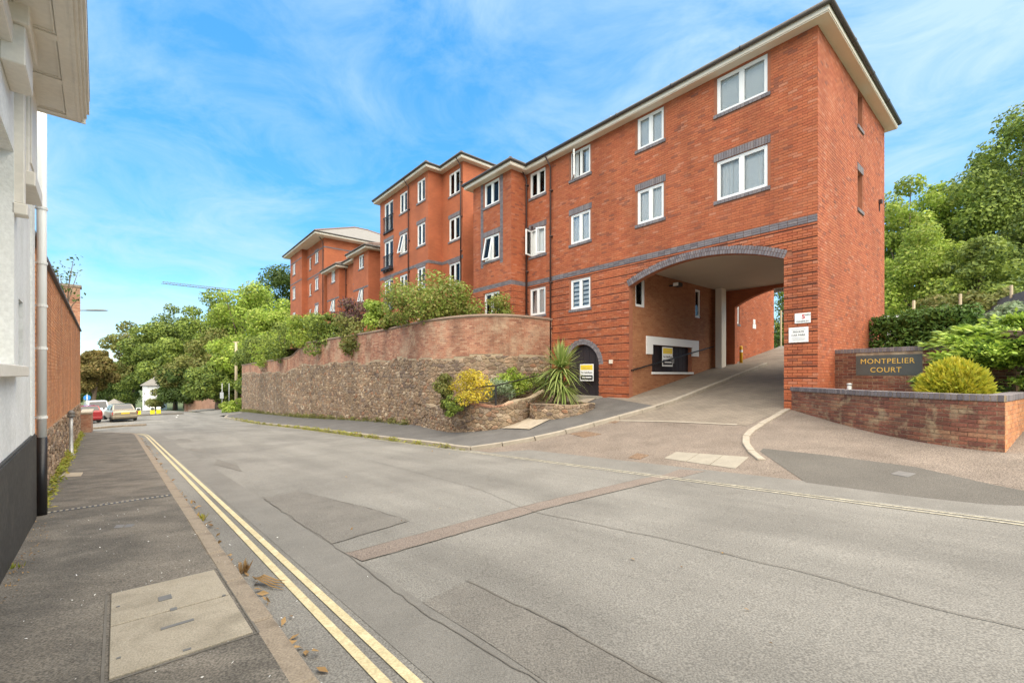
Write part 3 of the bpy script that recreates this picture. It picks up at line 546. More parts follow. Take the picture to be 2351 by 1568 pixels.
# ================================================================== THE FLATS
BROT = math.atan2(-E1[1], -E1[0])
def block(label): return empty('apartment_block', (C0[0], C0[1], 0), BROT, label, 'apartment block', None)
def to_local(p):
    q = np.array(p[:2]) - C0; return (-(q @ E1), q @ E2, p[2])
CAML = to_local((0, 0, CAMZ))
def bar(fn, parent, name, m, boxes, bevel=0):
    mb = MB()
    for b in boxes: ub(fn, mb, *b)
    return mb.build(name, m, parent, bevel=bevel)
def frame_boxes(u0, u1, z0, z1, w, d0, d1, mull=True):
    bx = [(u0, u0 + w, z0, z1, d0, d1), (u1 - w, u1, z0, z1, d0, d1), (u0 + w, u1 - w, z0, z0 + w, d0, d1 - .001), (u0 + w, u1 - w, z1 - w, z1, d0, d1 - .001)]
    if mull: c = (u0 + u1) / 2; bx.append((c - w * .62, c + w * .62, z0 + w, z1 - w, d0, d1 - .002))
    return bx
def pleats(fn, parent, u0, u1, z0, z1, d, m='curtain', name='curtain'):
    n = max(6, int((u1 - u0) / .03)); V = []; F = []
    for i in range(n + 1):
        u = u0 + (u1 - u0) * i / n; dd = d + .018 * math.sin(u * 62) + .008 * math.sin(u * 141)
        for z in (z0, z1): V.append(tuple(float(c[0]) for c in fn(np.array([u]), np.array([z]), np.array([dd]))))
    for i in range(n): F.append((2 * i, 2 * i + 2, 2 * i + 3, 2 * i + 1))
    return link(name, fastmesh(name, V, F), m, parent)
def sash(fn, win, u0, u1, z0, z1, hinge, ang):
    """an opened casement: hinge 'l','r' (vertical) or 't' (top hung)"""
    if hinge == 't': org = ((u0 + u1) / 2, z1)
    else: org = (u0 if hinge == 'l' else u1, z0)
    p = [float(c[0]) for c in fn(np.array([org[0]]), np.array([org[1]]), np.array([-.05]))]; q = [float(c[0]) for c in fn(np.array([org[0] + .1]), np.array([org[1]]), np.array([-.05]))]
    ang0 = math.atan2(q[1] - p[1], q[0] - p[0]); f2 = lambda u, z, d: (u - org[0], -d * 1.0, z - org[1])
    mb = MB()
    for b in frame_boxes(u0, u1, z0, z1, .055, -.025, .025, False): ub(f2, mb, *b)
    s_ = mb.build('sash', 'upvc', win); s_.location = p
    pn = MB(); ub(f2, pn, u0 + .05, u1 - .05, z0 + .05, z1 - .05, -.006, .006); g = pn.build('pane', 'window_glass', win); g.location = p
    out = [float(c[0]) for c in fn(np.array([org[0]]), np.array([org[1]]), np.array([.1]))]; sgn = 1
    n0 = Vector((out[0] - p[0], out[1] - p[1], 0)).normalized(); xa = Vector((math.cos(ang0), math.sin(ang0), 0)); flip = xa.cross(Vector((0, 0, 1))).dot(n0)
    if hinge == 't': e = (R(-ang) if flip > 0 else R(ang), 0, ang0)
    else: e = (0, 0, ang0 + (R(ang) if ((hinge == 'r') == (flip > 0)) else -R(ang)))
    s_.rotation_euler = e; g.rotation_euler = e
def window(B, fn, u0, u1, z0, z1, cur='both', sill=True, lintel=False, mull=True, opened=None, lw='window', brick='grey_brick', rec=.03):
    """opened: None or (half 'lo'/'hi' in u, hinge, angle)"""
    d0, d1 = -rec - .07, -rec; w_ = .062; c = (u0 + u1) / 2
    win = bar(fn, B, lw, 'upvc', frame_boxes(u0 + .004, u1 - .004, z0 + .004, z1 - .004, w_, d0, d1, mull))
    halves = [(u0 + w_, c - w_ * .62), (c + w_ * .62, u1 - w_)] if mull else [(u0 + w_, u1 - w_)]
    for i, (a, b) in enumerate(halves):
        op = [o for o in (opened or []) if o[0] == ('lo', 'hi')[i] or not mull]
        if op: sash(fn, win, a - .03, b + .03, z0 + .04, z1 - .04, op[0][1], op[0][2])
        else:
            bar(fn, win, 'casement', 'upvc', frame_boxes(a + .002, b - .002, z0 + w_ + .002, z1 - w_ - .002, .032, d0 + .012, d1 - .008, False))
            bar(fn, win, 'pane', 'window_glass', [(a + .03, b - .03, z0 + w_ + .028, z1 - w_ - .028, d0 + .028, d0 + .038)])
    if cur == 'both': pleats(fn, win, u0 + .05, u0 + (u1 - u0) * .33, z0 + .03, z1, d0 - .045); pleats(fn, win, u1 - (u1 - u0) * .3, u1 - .05, z0 + .03, z1, d0 - .045)
    elif cur == 'net2': pleats(fn, win, u0 + .05, u0 + (u1 - u0) * .2, z0 + .03, z1, d0 - .07); pleats(fn, win, u1 - (u1 - u0) * .3, u1 - .05, z0 + .03, z1, d0 - .07); bar(fn, win, 'net_curtain', 'blind', [(u0 + .03, u1 - .03, z0 + .02, z1, d0 - .07, d0 - .066)])
    elif cur == 'net': pleats(fn, win, u0 + .03, u1 - .03, z0 + .02, z1, d0 - .035, 'curtain')
    elif cur == 'blind':
        k = int((z1 - z0) / .045); bar(fn, win, 'blind', 'blind', [(u0 + .04, u1 - .04, z0 + .03 + i * .045, z0 + .03 + i * .045 + .040, d0 - .03, d0 - .026) for i in range(k)])
    elif cur == 'bands': bar(fn, win, 'blind', 'blind', [(u0 + .04, u1 - .04, z0 + .05 + i * .17, z0 + .05 + i * .17 + .11, d0 - .03, d0 - .026) for i in range(int((z1 - z0 - .1) / .17))])
    if sill:
        n = max(3, int(round((u1 - u0 + .16) / .112))); st = (u1 - u0 + .16) / n
        bar(fn, win, 'sill', brick, [(u0 - .08 + i * st + .004, u0 - .08 + (i + 1) * st - .004, z0 - .10, z0 - .001, -rec, .038) for i in range(n)])
    if lintel: soldier(B, fn, u0 - .08, u1 + .08, z1 + .005, z1 + .22)
    return win
def soldier(B, fn, u0, u1, z0, z1, name='lintel', pitch=.075, proud=.016):
    n = max(2, int(round((u1 - u0) / pitch))); st = (u1 - u0) / n
    return bar(fn, B, name, 'grey_brick', [(u0 + i * st + .005, u0 + (i + 1) * st - .005, z0, z1, -.02, proud) for i in range(n)])
def band(B, fn, u0, u1, z, rows=3, skip=()):
    bl = []
    for r in range(rows): bl += [b for b in brick_list(u0, u1, z + r * .062, z + (r + 1) * .062 - .001, skip, course=.062, blen=.225)]
    o = link('string_course', bricks_mesh([(b[0], b[1], b[2], b[2] + .054, 0) for b in bl], fn, proud=.02), 'grey_brick', B); return o
def downpipe(B, fn, u, z0, z1, d=.08, head=False):
    mb = MB(); P = lambda uu, zz, dd: tuple(float(c[0]) for c in fn(np.array([uu]), np.array([zz]), np.array([dd])))
    mb.tube([P(u, z0, d), P(u, z1 - .35, d), P(u, z1, d + .30)], .036, 8)
    z = z0 + .6
    while z < z1 - .5: mb.tube([P(u, z, d), P(u, z + .05, d)], .05, 8); ub(fn, mb, u - .06, u + .06, z, z + .05, 0, d); z += 1.9
    return mb.build('downpipe', 'pipe_brown', B, True)
def eaves(B, segs, z, over=.32, pitch=24, ridge_roof=None):
    """segs: rectangle a0,a1,b0,b1 -> soffit slab, fascia, gutter and hipped tile roof"""
    a0, a1, b0, b1 = segs; x0, x1, y0, y1 = -a1 - over, -a0 + over, b0 - over, b1 + over
    mb = MB().box(x0, x1, y0, y1, z, z + .025); so_ = mb.build('soffit', 'cream', B)
    MB().box(x0 - .018, x1 + .018, y0 - .018, y1 + .018, z + .028, z + .17).build('fascia', 'cream', B)
    g = MB(); gz = z + .20; r = .062; xo0, xo1, yo0, yo1 = x0 - .07, x1 + .07, y0 - .07, y1 + .07
    for p, q in (((xo0, yo0), (xo1, yo0)), ((xo1, yo0), (xo1, yo1)), ((xo1, yo1), (xo0, yo1)), ((xo0, yo1), (xo0, yo0))):
        g.tube([(*p, gz), (*q, gz)], r, 8)
        L_ = math.dist(p, q); k = int(L_ / 2)
        for i in range(1, k): f = i / k; c = (p[0] + (q[0] - p[0]) * f, p[1] + (q[1] - p[1]) * f); dx, dy = (q[0] - p[0]) / L_ * .03, (q[1] - p[1]) / L_ * .03; g.tube([(c[0] - dx, c[1] - dy, gz), (c[0] + dx, c[1] + dy, gz)], r + .010, 8)
    g.build('gutter', 'gutter', B, True)
    rz = z + .21; wd = min(x1 - x0, y1 - y0) / 2; rise = wd * math.tan(R(pitch)); xe0, xe1, ye0, ye1 = x0 - .04, x1 + .04, y0 - .04, y1 + .04
    if x1 - x0 >= y1 - y0: ra, rb = (x0 + wd, (y0 + y1) / 2), (x1 - wd, (y0 + y1) / 2)
    else: ra, rb = ((x0 + x1) / 2, y0 + wd), ((x0 + x1) / 2, y1 - wd)
    v = [(xe0, ye0, rz), (xe1, ye0, rz), (xe1, ye1, rz), (xe0, ye1, rz), (*ra, rz + rise), (*rb, rz + rise), (xe0, ye0, rz - .04), (xe1, ye0, rz - .04), (xe1, ye1, rz - .04), (xe0, ye1, rz - .04)]
    f = [(0, 1, 5, 4), (2, 3, 4, 5), (1, 2, 5), (3, 0, 4)] if x1 - x0 >= y1 - y0 else [(0, 1, 4), (1, 2, 5, 4), (2, 3, 5), (3, 0, 4, 5)]
    f += [(6, 7, 1, 0), (7, 8, 2, 1), (8, 9, 3, 2), (9, 6, 0, 3), (6, 9, 8, 7)]
    rf = MB().add(v, f).build('roof', 'roof_tile', B)
    h = MB()
    hips = [(v[0], v[4]), (v[3], v[4]), (v[1], v[5]), (v[2], v[5]), (v[4], v[5])] if x1 - x0 >= y1 - y0 else [(v[0], v[4]), (v[1], v[4]), (v[2], v[5]), (v[3], v[5]), (v[4], v[5])]
    for p, q in hips:
        P = resample([p, q], .42)
        for i in range(len(P) - 1): h.tube([tuple(P[i] + (0, 0, .02)), tuple(P[i + 1] + (0, 0, .035))], [.085, .10], 6)
    h.build('ridge_tile', 'ridge', rf); return rf
ZT = 10.45; RUST = 5.48
# ---------------- near wing with the archway
NW = block('near red brick wing with the drive archway and arched gate'); F0 = front(0.0)
arch = archo(.76, 5.66, -.3, 4.68, .52, ring=.235); door = archo(6.98, 8.62, .3, 1.98, .78, ring=.215)
L0, L1, L2 = 4.17, 6.745, 9.31; wt = lambda z: z + 1.175
wins = [(1.17, 2.57, L2, 10.40, 'blind', False, None), (1.17, 2.57, L1, wt(L1), 'net2', True, None), (4.31, 5.32, L2, 10.40, 'blind', False, None), (4.31, 5.32, L1, wt(L1), 'net', True, None),
        (7.40, 8.41, L2, 10.40, 'both', False, [('hi', 'r', 38)]), (7.40, 8.41, L1, wt(L1), 'net', True, None), (7.40, 8.41, L0, wt(L0), 'bands', False, None),
        (9.84, 10.80, L2, 10.40, 'both', False, None), (9.84, 10.80, L1, wt(L1), 'net', True, [('lo', 'l', 28), ('hi', 'r', 75)]), (9.84, 10.80, L0, wt(L0), 'net', False, None)]
ops = [arch, door] + [rect(a, b, c, d) for a, b, c, d, *_ in wins]
wall_sheet('wall', NW, F0, 0, 11.03, -.6, ZT, ops, m='mortar')
skip = [rect(a - .08, b + .08, c - .10, d + (.22 if lt else 0)) for a, b, c, d, _, lt, _o in wins]
bandop = rect(-1, 30, 5.49, 5.69)
bl = brick_list(-.012, 11.03, -.3, ZT, [arch, door, bandop] + skip, rust=RUST)
lay_bricks(NW, bl, F0, 'brick', 300, CAML, prefer=lambda b: b[0] < .8 and b[2] > .55)
for a, b, c, d, cu, lt, op in wins: window(NW, F0, a, b, c, d, cu, lintel=lt, opened=op)
band(NW, F0, -.02, 11.03, 5.495)
def shade_grooves(B, fn, u0, u1, z0, ops):  # dark strips that paint shade into the rustication lines
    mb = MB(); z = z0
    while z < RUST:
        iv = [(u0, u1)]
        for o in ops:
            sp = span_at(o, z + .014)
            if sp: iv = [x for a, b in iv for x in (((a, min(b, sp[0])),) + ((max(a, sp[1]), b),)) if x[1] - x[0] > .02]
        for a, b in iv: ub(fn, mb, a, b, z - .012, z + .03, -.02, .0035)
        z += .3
    mb.build('rustication_groove_shade', 'groove_shade', B)
shade_grooves(NW, F0, 0, 11.03, -.3, [arch, door] + skip)
def arch_ring(B, fn, o, rings, pitch=.078, width=.108, proud=.022, depth=.1, single=True):
    ring = MB(); Rm = o['R']; a0 = math.acos(min(1, (o['u1'] - o['u0']) / 2 / Rm)) if o['zs'] + 1e-6 >= o['cz'] else 0
    th0 = math.asin(max(-1, min(1, (o['zs'] - o['cz']) / Rm))); th1 = math.pi - th0; n = 40; vs = []; fs = []
    for i in range(n + 1):
        th = th0 + (th1 - th0) * i / n
        for rr in (Rm, Rm + rings * (width + .008)):
            for dd in (-.2, .004): vs.append(tuple(float(c[0]) for c in fn(np.array([o['cu'] + rr * math.cos(th)]), np.array([o['cz'] + rr * math.sin(th)]), np.array([dd]))))
    for i in range(n):
        k = 4 * i; fs += [(k, k + 4, k + 5, k + 1), (k + 1, k + 5, k + 7, k + 3), (k + 3, k + 7, k + 6, k + 2)]
    root = MB().add(vs, fs).build('arch_ring', 'mortar', B); me = None
    for r in range(rings):
        rr = Rm + .004 + r * (width + .008); cnt = int((th1 - th0) * (rr + width / 2) / pitch)
        for i in range(cnt):
            th = th0 + (th1 - th0) * (i + .5) / cnt; rc = rr + width / 2; p = [float(c[0]) for c in fn(np.array([o['cu'] + rc * math.cos(th)]), np.array([o['cz'] + rc * math.sin(th)]), np.zeros(1))]
            if me is None: ob = MB().box(-width / 2, width / 2, -proud, depth, -.0335, .0335).build('brick', 'grey_brick_single', root, bevel=.003); me = ob.data
            else: ob = link('brick', me, None, root)
            ob.location = p; ob.rotation_euler = (0, th - math.pi, 0)
arch_ring(NW, F0, arch, 2); arch_ring(NW, F0, door, 2, pitch=.06, width=.10)
# bay
BB = -.88; FB = front(BB); bw = [(11.87, 12.98, L2, 10.40, 'net', False, None), (11.87, 12.98, L1 + .05, wt(L1) + .02, 'net', True, [('hi', 't', 11)]), (11.87, 12.98, L0, wt(L0), 'net', False, None)]
wall_sheet('wall', NW, FB, 11.03, 13.86, 2.5, ZT, [rect(*x[:4]) for x in bw])
strips_ = [rect(11.60, 11.79, 6.55, ZT), rect(13.06, 13.25, 6.55, ZT)]
lay_bricks(NW, brick_list(11.02, 13.86, 2.5, ZT, [rect(x[0] - .08, x[1] + .08, x[2] - .1, x[3] + (.22 if x[5] else 0)) for x in bw] + [bandop] + strips_, rust=RUST), FB, 'brick')
for x in bw: window(NW, FB, *x[:5], lintel=x[5], opened=x[6])
band(NW, FB, 11.0, 13.86, 5.495); shade_grooves(NW, FB, 11.03, 13.86, 2.5, [rect(*x[:4]) for x in bw])
for st_ in strips_: link('grey_strip', bricks_mesh(brick_list(st_['u0'], st_['u1'], 6.55, ZT, blen=.20), FB, proud=.018), 'grey_brick', NW)
FS = sideR(11.03); wall_sheet('wall', NW, FS, BB, 0, 2.5, ZT); lay_bricks(NW, brick_list(BB - .01, 0, 2.5, ZT, [bandop], rust=RUST), FS, 'brick'); band(NW, FS, BB - .02, 0, 5.495)
MB().box(-13.86, -13.84, BB, 1.6, 2.5, ZT).build('wall', 'brick_far', NW)
# recess with juliet balconies
FR = front(1.6); jw = [(15.6, 16.75, 8.05, 10.15), (15.6, 16.75, 5.45, 7.6), (15.6, 16.75, 2.9, 5.0)]
wall_sheet('wall', NW, FR, 13.86, 16.85, 2.5, 10.3, [rect(*x) for x in jw], m='brick_far')
def juliet(B, fn, u0, u1, z, m='black_paint', planter=False):
    bx = [(u0 - .06, u1 + .06, z + 1.02, z + 1.06, .02, .08), (u0 - .06, u1 + .06, z + .06, z + .09, .03, .07), (u0 - .08, u1 + .08, z - .04, z, .0, .1)]
    k = int((u1 - u0) / .11)
    bx += [(u0 + i * (u1 - u0) / k - .008, u0 + i * (u1 - u0) / k + .008, z + .09, z + 1.02, .042, .058) for i in range(k + 1)]
    return bar(fn, B, 'balcony_railing', m, bx)
for i, x in enumerate(jw):
    window(NW, FR, *x, 'both', sill=False, lintel=i > 0)
    juliet(NW, FR, x[0], x[1], x[2] + .05)
# gable
FG = sideR(0.0); gw = [(3.84, 4.41, L2, 10.40), (3.84, 4.41, L1, wt(L1))]
wall_sheet('wall', NW, FG, 0, 7.46, -.6, ZT, [rect(*x) for x in gw], reveal=.34)
lay_bricks(NW, brick_list(-.012, 7.46, .0, ZT, [rect(x[0] - .06, x[1] + .06, x[2] - .10, x[3] + (.2 if i else 0)) for i, x in enumerate(gw)]), FG, 'brick')
for i, x in enumerate(gw): window(NW, FG, *x, 'none', mull=False, lintel=i > 0, rec=.2)
bar(FG, NW, 'vent', 'pipe_brown', [(6.55, 6.68, 7.55, 7.68, 0, .10), (6.6, 6.63, 7.3, 7.55, .0, .04)])
# the passage under the flats
FI = sideR(5.70); iw = [(.45, 1.05, 4.05, 5.2), (4.72, 5.2, 4.0, 5.2)]; hatch = rect(1.5, 4.45, 1.7, 2.72)
wall_sheet('passage_wall', NW, FI, .0, 7.46, -.3, 5.45, [rect(*x) for x in iw] + [hatch], reveal=.3, m='mortar')
lay_bricks(NW, brick_list(.0, 7.46, .2, 5.45, [rect(x[0], x[1], x[2], x[3]) for x in iw] + [hatch, rect(1.1, 4.95, 2.72, 3.0), rect(1.1, 1.5, 2.42, 2.8), rect(4.45, 4.95, 2.42, 2.8)]), FI, 'tan_brick')
for x in iw: window(NW, FI, *x, 'none', mull=False, sill=False)
bar(FI, NW, 'white_surround', 'upvc', [(1.1, 4.95, 2.72, 3.02, -.02, .05), (1.1, 1.5, 2.36, 2.719, -.02, .05), (4.45, 4.95, 2.36, 2.719, -.02, .05), (1.45, 4.5, 1.62, 1.70, -.02, .06)])
mbh = MB()
for i in range(20): ub(FI, mbh, 1.5 + i * .1475, 1.5 + i * .1475 + .14, 1.7, 2.72, -.2, -.17 + (i % 2) * .008)
mbh.build('shutter', 'dark_wood', NW)
bar(FI, NW, 'handle', 'alloy', [(3.25, 3.29, 2.05, 2.3, -.17, -.13)])
hr = MB(); hr.tube([(-5.62, b, .78 + .178 * b + .95) for b in (.1, 6.2)], .026, 8)
for b in (.3, 2.2, 4.1, 6.0): hr.tube([(-5.62, b, .78 + .178 * b + .95), (-5.70, b, .78 + .178 * b + .88)], .012, 6)
hr.build('handrail', 'black_paint', NW)
MB().box(-5.66, -.72, .22, 7.24, 5.36, 5.42).build('passage_ceiling', 'soffit_ceiling', NW)
FP = lambda u, z, d: (-.74 - d + 0 * u, u, z + 0 * u); wall_sheet('passage_wall', NW, FP, 0, 7.46, -.3, 5.4, m='brick_far')
MB().box(-5.54, -5.27, 6.2, 6.62, 1.6, 5.36).build('column', 'cream', NW)
back = archo(.76, 5.15, -.3, 4.62, .62)
wall_sheet('rear_arch', NW, front(7.22), .74, 5.70, .5, 5.42, [back], reveal=.24, m='brick_far')
mh_ = bar(front(7.2), NW, 'height_sign', 'sign_white', [(2.6, 3.55, 5.02, 5.20, 0, .02)])
text('MAX HEIGHT', .125, 'sign_black', mh_, (-3.075, 7.178, 5.11), (R(90), 0, 0))
# floodlight
fl_ = MB(); fl_.box(-5.45, -5.22, 2.55, 2.85, 4.98, 5.12); fl_.box(-5.68, -5.45, 2.66, 2.74, 5.03, 5.08); fl_.build('floodlight', 'black_plastic', NW); MB().box(-5.44, -5.23, 2.535, 2.549, 4.99, 5.11).build('floodlight_lens', 'upvc', NW)
# gate in the arched doorway
gm = MB(); gz = lambda u: top_of(door, u)
for i in range(11):
    u0, u1 = 6.99 + i * .148, 6.99 + i * .148 + .142; gm.prism([(-u0, .14 + (i % 2) * .01), (-u1, .14 + (i % 2) * .01), (-u1, .19), (-u0, .19)], .5, [gz(u0) - .01, gz(u1) - .01, gz(u1) - .01, gz(u0) - .01])
gm.build('gate', 'dark_wood', NW); bar(F0, NW, 'doorstep', 'pale_slab', [(6.8, 8.8, .35, .80, -.1, .35)])
bar(F0, NW, 'wall_light', 'cream', [(6.33, 6.45, 2.0, 2.14, 0, .10)])
# upper structure, dark interior core, roof
MB().box(-16.8, -.45, 2.2, 7.0, 5.6, ZT - .02).build('interior_core', 'interior', NW); MB().box(-13.6, -.45, .45, 2.2, 5.6, ZT - .02).build('interior_core', 'interior', NW); MB().box(-13.6, -6.1, .45, 6.9, .6, 5.6).build('interior_core', 'interior', NW); MB().box(-13.6, -11.2, -.5, .45, 2.6, ZT - .02).build('interior_core', 'interior', NW)
MB().box(-16.8, 0, 7.40, 7.46, 5.4, ZT).build('rear_wall', 'brick_far', NW)
eaves(NW, (0, 13.86, 0, 7.46), ZT, .31, 22); eaves(NW, (14.2, 16.45, 1.6, 7.4), 10.31, .3, 22); eaves(NW, (11.03, 13.86, BB, 2.5), ZT - .004, .31, 22)
downpipe(NW, F0, 9.43, 1.0, ZT + .1, .11); downpipe(NW, F0, 10.93, 3.6, ZT + .1, .1)
bar(F0, NW, 'vent', 'pipe_brown', [(10.93 - .35, 10.93 - .25, 7.95, 8.05, 0, .05)])
# rear wing behind the archway
FW = sideR(5.60); rw = [(8.15, 8.75, 4.0, 5.3)]
wall_sheet('rear_wing_wall', NW, FW, 7.47, 13.0, .5, 9.5, [rect(*x) for x in rw], m='mortar'); lay_bricks(NW, brick_list(7.47, 13.0, 1.5, 9.5, [rect(x[0] - .05, x[1] + .05, x[2] - .1, x[3]) for x in rw]), FW, 'brick')
window(NW, FW, *rw[0], 'none', mull=False); bar(FW, NW, 'notice', 'sign_white', [(10.25, 10.62, 3.9, 4.12, 0, .02), (10.3, 10.55, 4.13, 4.36, 0, .02)])
MB().box(-9, -5.62, 12.9, 13.0, 1, 9.5).build('rear_wing_wall', 'brick_far', NW)
# aerial on the roof
ae = MB(); ae.tube([(-9.2, 3.6, 11.6), (-9.2, 3.6, 13.6)], .02, 6); ae.tube([(-9.9, 3.6, 13.5), (-8.5, 3.6, 13.5)], .012, 5)
for i in range(7): ae.tube([(-9.8 + i * .2, 3.35, 13.5), (-9.8 + i * .2, 3.85, 13.5)], .008, 4)
ae.build('aerial', 'galvanised', NW)
# signs on the pier, each hung on the wall
def wall_sign(name, label, cat, a0, a1, z0, z1, m='sign_white', d0=.028, d1=.04, border=None):
    x, y = AB((a0 + a1) / 2, -.0); o = empty(name, (x, y, z0), BROT, label, cat); wd = a1 - a0
    MB().box(-wd / 2, wd / 2, -d1, -d0, 0, z1 - z0).build('board', m, o, bevel=.002); return o, wd, z1 - z0
s5, wd, hh = wall_sign('speed_sign', 'small white speed limit sign with a red 5 on the pier', 'sign', .14, .50, 2.93, 3.19)
text('5', .155, 'sign_red', s5, (.02, -.0425, .16), (R(90), 0, 0), bold=.004); text('MPH', .062, 'sign_grey', s5, (.115, -.0425, .20), (R(90), 0, 0)); text('MAXIMUM', .058, 'sign_grey', s5, (0, -.0425, .045), (R(90), 0, 0))
sp, wd, hh = wall_sign('car_park_sign', 'white private car park notice below the speed sign', 'sign', .19, .64, 2.44, 2.83)
for z_, w_ in ((.33, .16), (.115, .15), (.075, .16), (.05, .12)): MB().box(-w_, w_, -.0425, -.041, z_, z_ + .009).build('small_print', 'galvanised', sp)
for tx, z_, sz in (('PRIVATE', .27, .068), ('CAR PARK', .185, .068)): text(tx, sz, 'sign_grey', sp, (0, -.0425, z_), (R(90), 0, 0))
def agent_board(o, wd, h, y):
    MB().box(-wd / 2 + .03, wd / 2 - .03, y - .004, y - .001, h * .66, h * .95).build('yellow_panel', 'sign_yellow', o); MB().box(-wd / 2 + .03, wd / 2 - .03, y - .004, y - .001, h * .07, h * .34).build('black_panel', 'sign_black', o)
    text('For Sale/Rent', wd * .155, 'sign_black', o, (0, y - .003, h * .50), (R(90), 0, 0)); MB().box(-wd * .32, wd * .36, y - .007, y - .004, h * .18, h * .25).build('white_stripe', 'sign_white', o); MB().box(-wd * .32, wd * .32, y - .007, y - .004, h * .76, h * .80).build('dark_stripe', 'gold_letter', o)
ga = empty('agent_board', (*AB(7.5, -.05), 1.36), BROT, 'yellow, white and black estate board on the arched gate', 'sign'); MB().box(-.33, .33, -.05, -.03, 0, .64).build('board', 'sign_white', ga, bevel=.003); agent_board(ga, .66, .64, -.05)
gx = empty('agent_board', (*AB(5.685, 2.55), 1.92), BROT + math.pi / 2, 'yellow, white and black estate board on the dark hatch in the archway', 'sign'); MB().box(-.36, .36, -.01, .01, 0, .74).build('board', 'sign_white', gx); agent_board(gx, .72, .74, -.01)
yb = empty('marker_post', (*AB(5.25, 8.1), 0), BROT, 'short yellow marker post behind the archway', 'post'); yb.location.z = .68 + .178 * 8.1; MB().lathe([(.07, 0), (.07, .74), (.05, .8)], n=12).build('post', 'post_yellow', yb, True); MB().lathe([(.074, .5), (.074, .62)], n=12).build('reflector', 'sign_white', yb)
# ---------------- middle block
MW = block('taller five-storey red brick block with juliet balconies in the middle'); ZM = 13.35
FM1 = front(.5); FM2 = front(-.43); lv = [11.78, 9.2, 6.62, 4.04]
m1 = [(17.12, 18.25, z, z + 1.3, 'net' if i != 1 else 'both', i > 0, None) for i, z in enumerate(lv)]
wall_sheet('wall', MW, FM1, 16.82, 19.0, 2.5, ZM, [rect(*x[:4]) for x in m1], m='brick_far')
m2 = [(19.36, 20.32, z, z + 1.3, 'net', i in (1, 2), None) for i, z in enumerate(lv)] + [(21.61, 22.63, z, z + 1.25, 'net', i == 1, [('hi', 't', 12)] if i == 1 else None) for i, z in enumerate(lv)]
m3 = [(23.6, 24.95, z - .75, z + 1.3) for z in lv]
wall_sheet('wall', MW, FM2, 19.0, 25.63, 2.5, ZM, [rect(*x[:4]) for x in m2] + [rect(*x) for x in m3], m='brick_far')
for x in m1: window(MW, FM1, *x[:5], lintel=x[5])
for x in m2: window(MW, FM2, *x[:5], lintel=x[5], opened=x[6])
for i, x in enumerate(m3):
    window(MW, FM2, *x, 'net', sill=False, lintel=i > 0); juliet(MW, FM2, x[0], x[1], x[2] + .04)
    if i == 1: bar(FM2, MW, 'window_box', 'dark_wood', [(23.6, 24.9, x[2] + .06, x[2] + .24, .09, .27)])
wall_sheet('wall', MW, sideR(19.0), -.43, .5, 2.5, ZM, m='brick_far'); wall_sheet('wall', MW, sideR(16.82), .5, 9.0, 2.5, ZM, m='brick_far')
MB().box(-25.63, -25.6, -.43, 9, 2.5, ZM).build('wall', 'brick_far', MW); MB().box(-25.63, -16.82, 8.95, 9, 2.5, ZM).build('wall', 'brick_far', MW)
for fn, a, b in ((FM2, 19.0, 25.63), (sideR(19.0), -.43, .5), (FM1, 16.82, 19.0)): band(MW, fn, a, b, 8.02)
MB().box(-25.2, -17.2, 1.0, 8.7, 2.6, ZM - .02).build('interior_core', 'interior', MW); MB().box(-25.2, -19.4, .1, 1.0, 2.6, ZM - .02).build('interior_core', 'interior', MW)
eaves(MW, (16.82, 25.63, .5, 9), ZM, .33, 22); eaves(MW, (19.0, 25.63, -.43, 3), ZM - .004, .33, 22)
downpipe(MW, FM1, 16.92, 4, ZM + .1, .09); downpipe(MW, FM2, 21.3, 3.5, ZM + .1, .09)
# ---------------- far block
FBk = block('far red brick block with a grey hipped roof'); Z1 = 10.95; Z3 = 14.3; f0 = front(0.0); f6 = front(.6); fm5 = front(-.52)
c1 = [(29.66, 30.61, z, z + 1.05) for z in (9.78, 7.2, 4.6)]; c1b = [(32.36, 33.3, z, z + 1.3) for z in (9.2, 6.6)]; c2 = [(36.1, 37.09, z, z + 1.05) for z in (9.75, 7.17, 4.6)]
wall_sheet('wall', FBk, f0, 28.74, 31.76, 2.5, Z1, [rect(*x) for x in c1], m='brick_far'); wall_sheet('wall', FBk, f6, 31.76, 35.07, 2.5, Z1, [rect(*x) for x in c1b], m='brick_far'); wall_sheet('wall', FBk, f0, 35.07, 38.21, 2.5, Z1, [rect(*x) for x in c2], m='brick_far'); wall_sheet('wall', FBk, f6, 38.21, 39.1, 2.5, Z1, m='brick_far')
wall_sheet('wall', FBk, sideR(28.74), 0, 9, 2.5, Z1, m='brick_far'); wall_sheet('wall', FBk, sideR(35.07), 0, .6, 2.5, Z1, m='brick_far')
c3 = [(40.81, 41.88, z, z + 1.1) for z in (12.36, 9.78, 7.2)]; c3b = [(43.1, 43.75, z, z + 1.2) for z in (12.1, 9.5, 6.95)]; c3c = [(46.9, 48.0, z, z + 1.15) for z in (12.2, 9.6, 7.05)]
wall_sheet('wall', FBk, f0, 39.1, 44.5, 2.5, Z3, [rect(*x) for x in c3 + c3b], m='brick_far'); wall_sheet('wall', FBk, fm5, 44.5, 48.9, 2.5, Z3, [rect(*x) for x in c3c], m='brick_far'); wall_sheet('wall', FBk, sideR(44.5), -.52, 0, 2.5, Z3, m='brick_far'); wall_sheet('wall', FBk, sideR(39.1), 0, 11, 2.5, Z3, m='brick_far'); MB().box(-48.9, -48.87, -.52, 11, 2.5, Z3).build('wall', 'brick_far', FBk)
for i, x in enumerate(c1 + c2): window(FBk, f0, *x, 'net', opened=[('hi', 't', 11)] if i in (1, 4) else None)
for x in c1b: window(FBk, f6, *x, 'both')
for i, x in enumerate(c3): window(FBk, f0, *x, 'net', lintel=True, opened=[('hi', 't', 11)] if i == 2 else None)
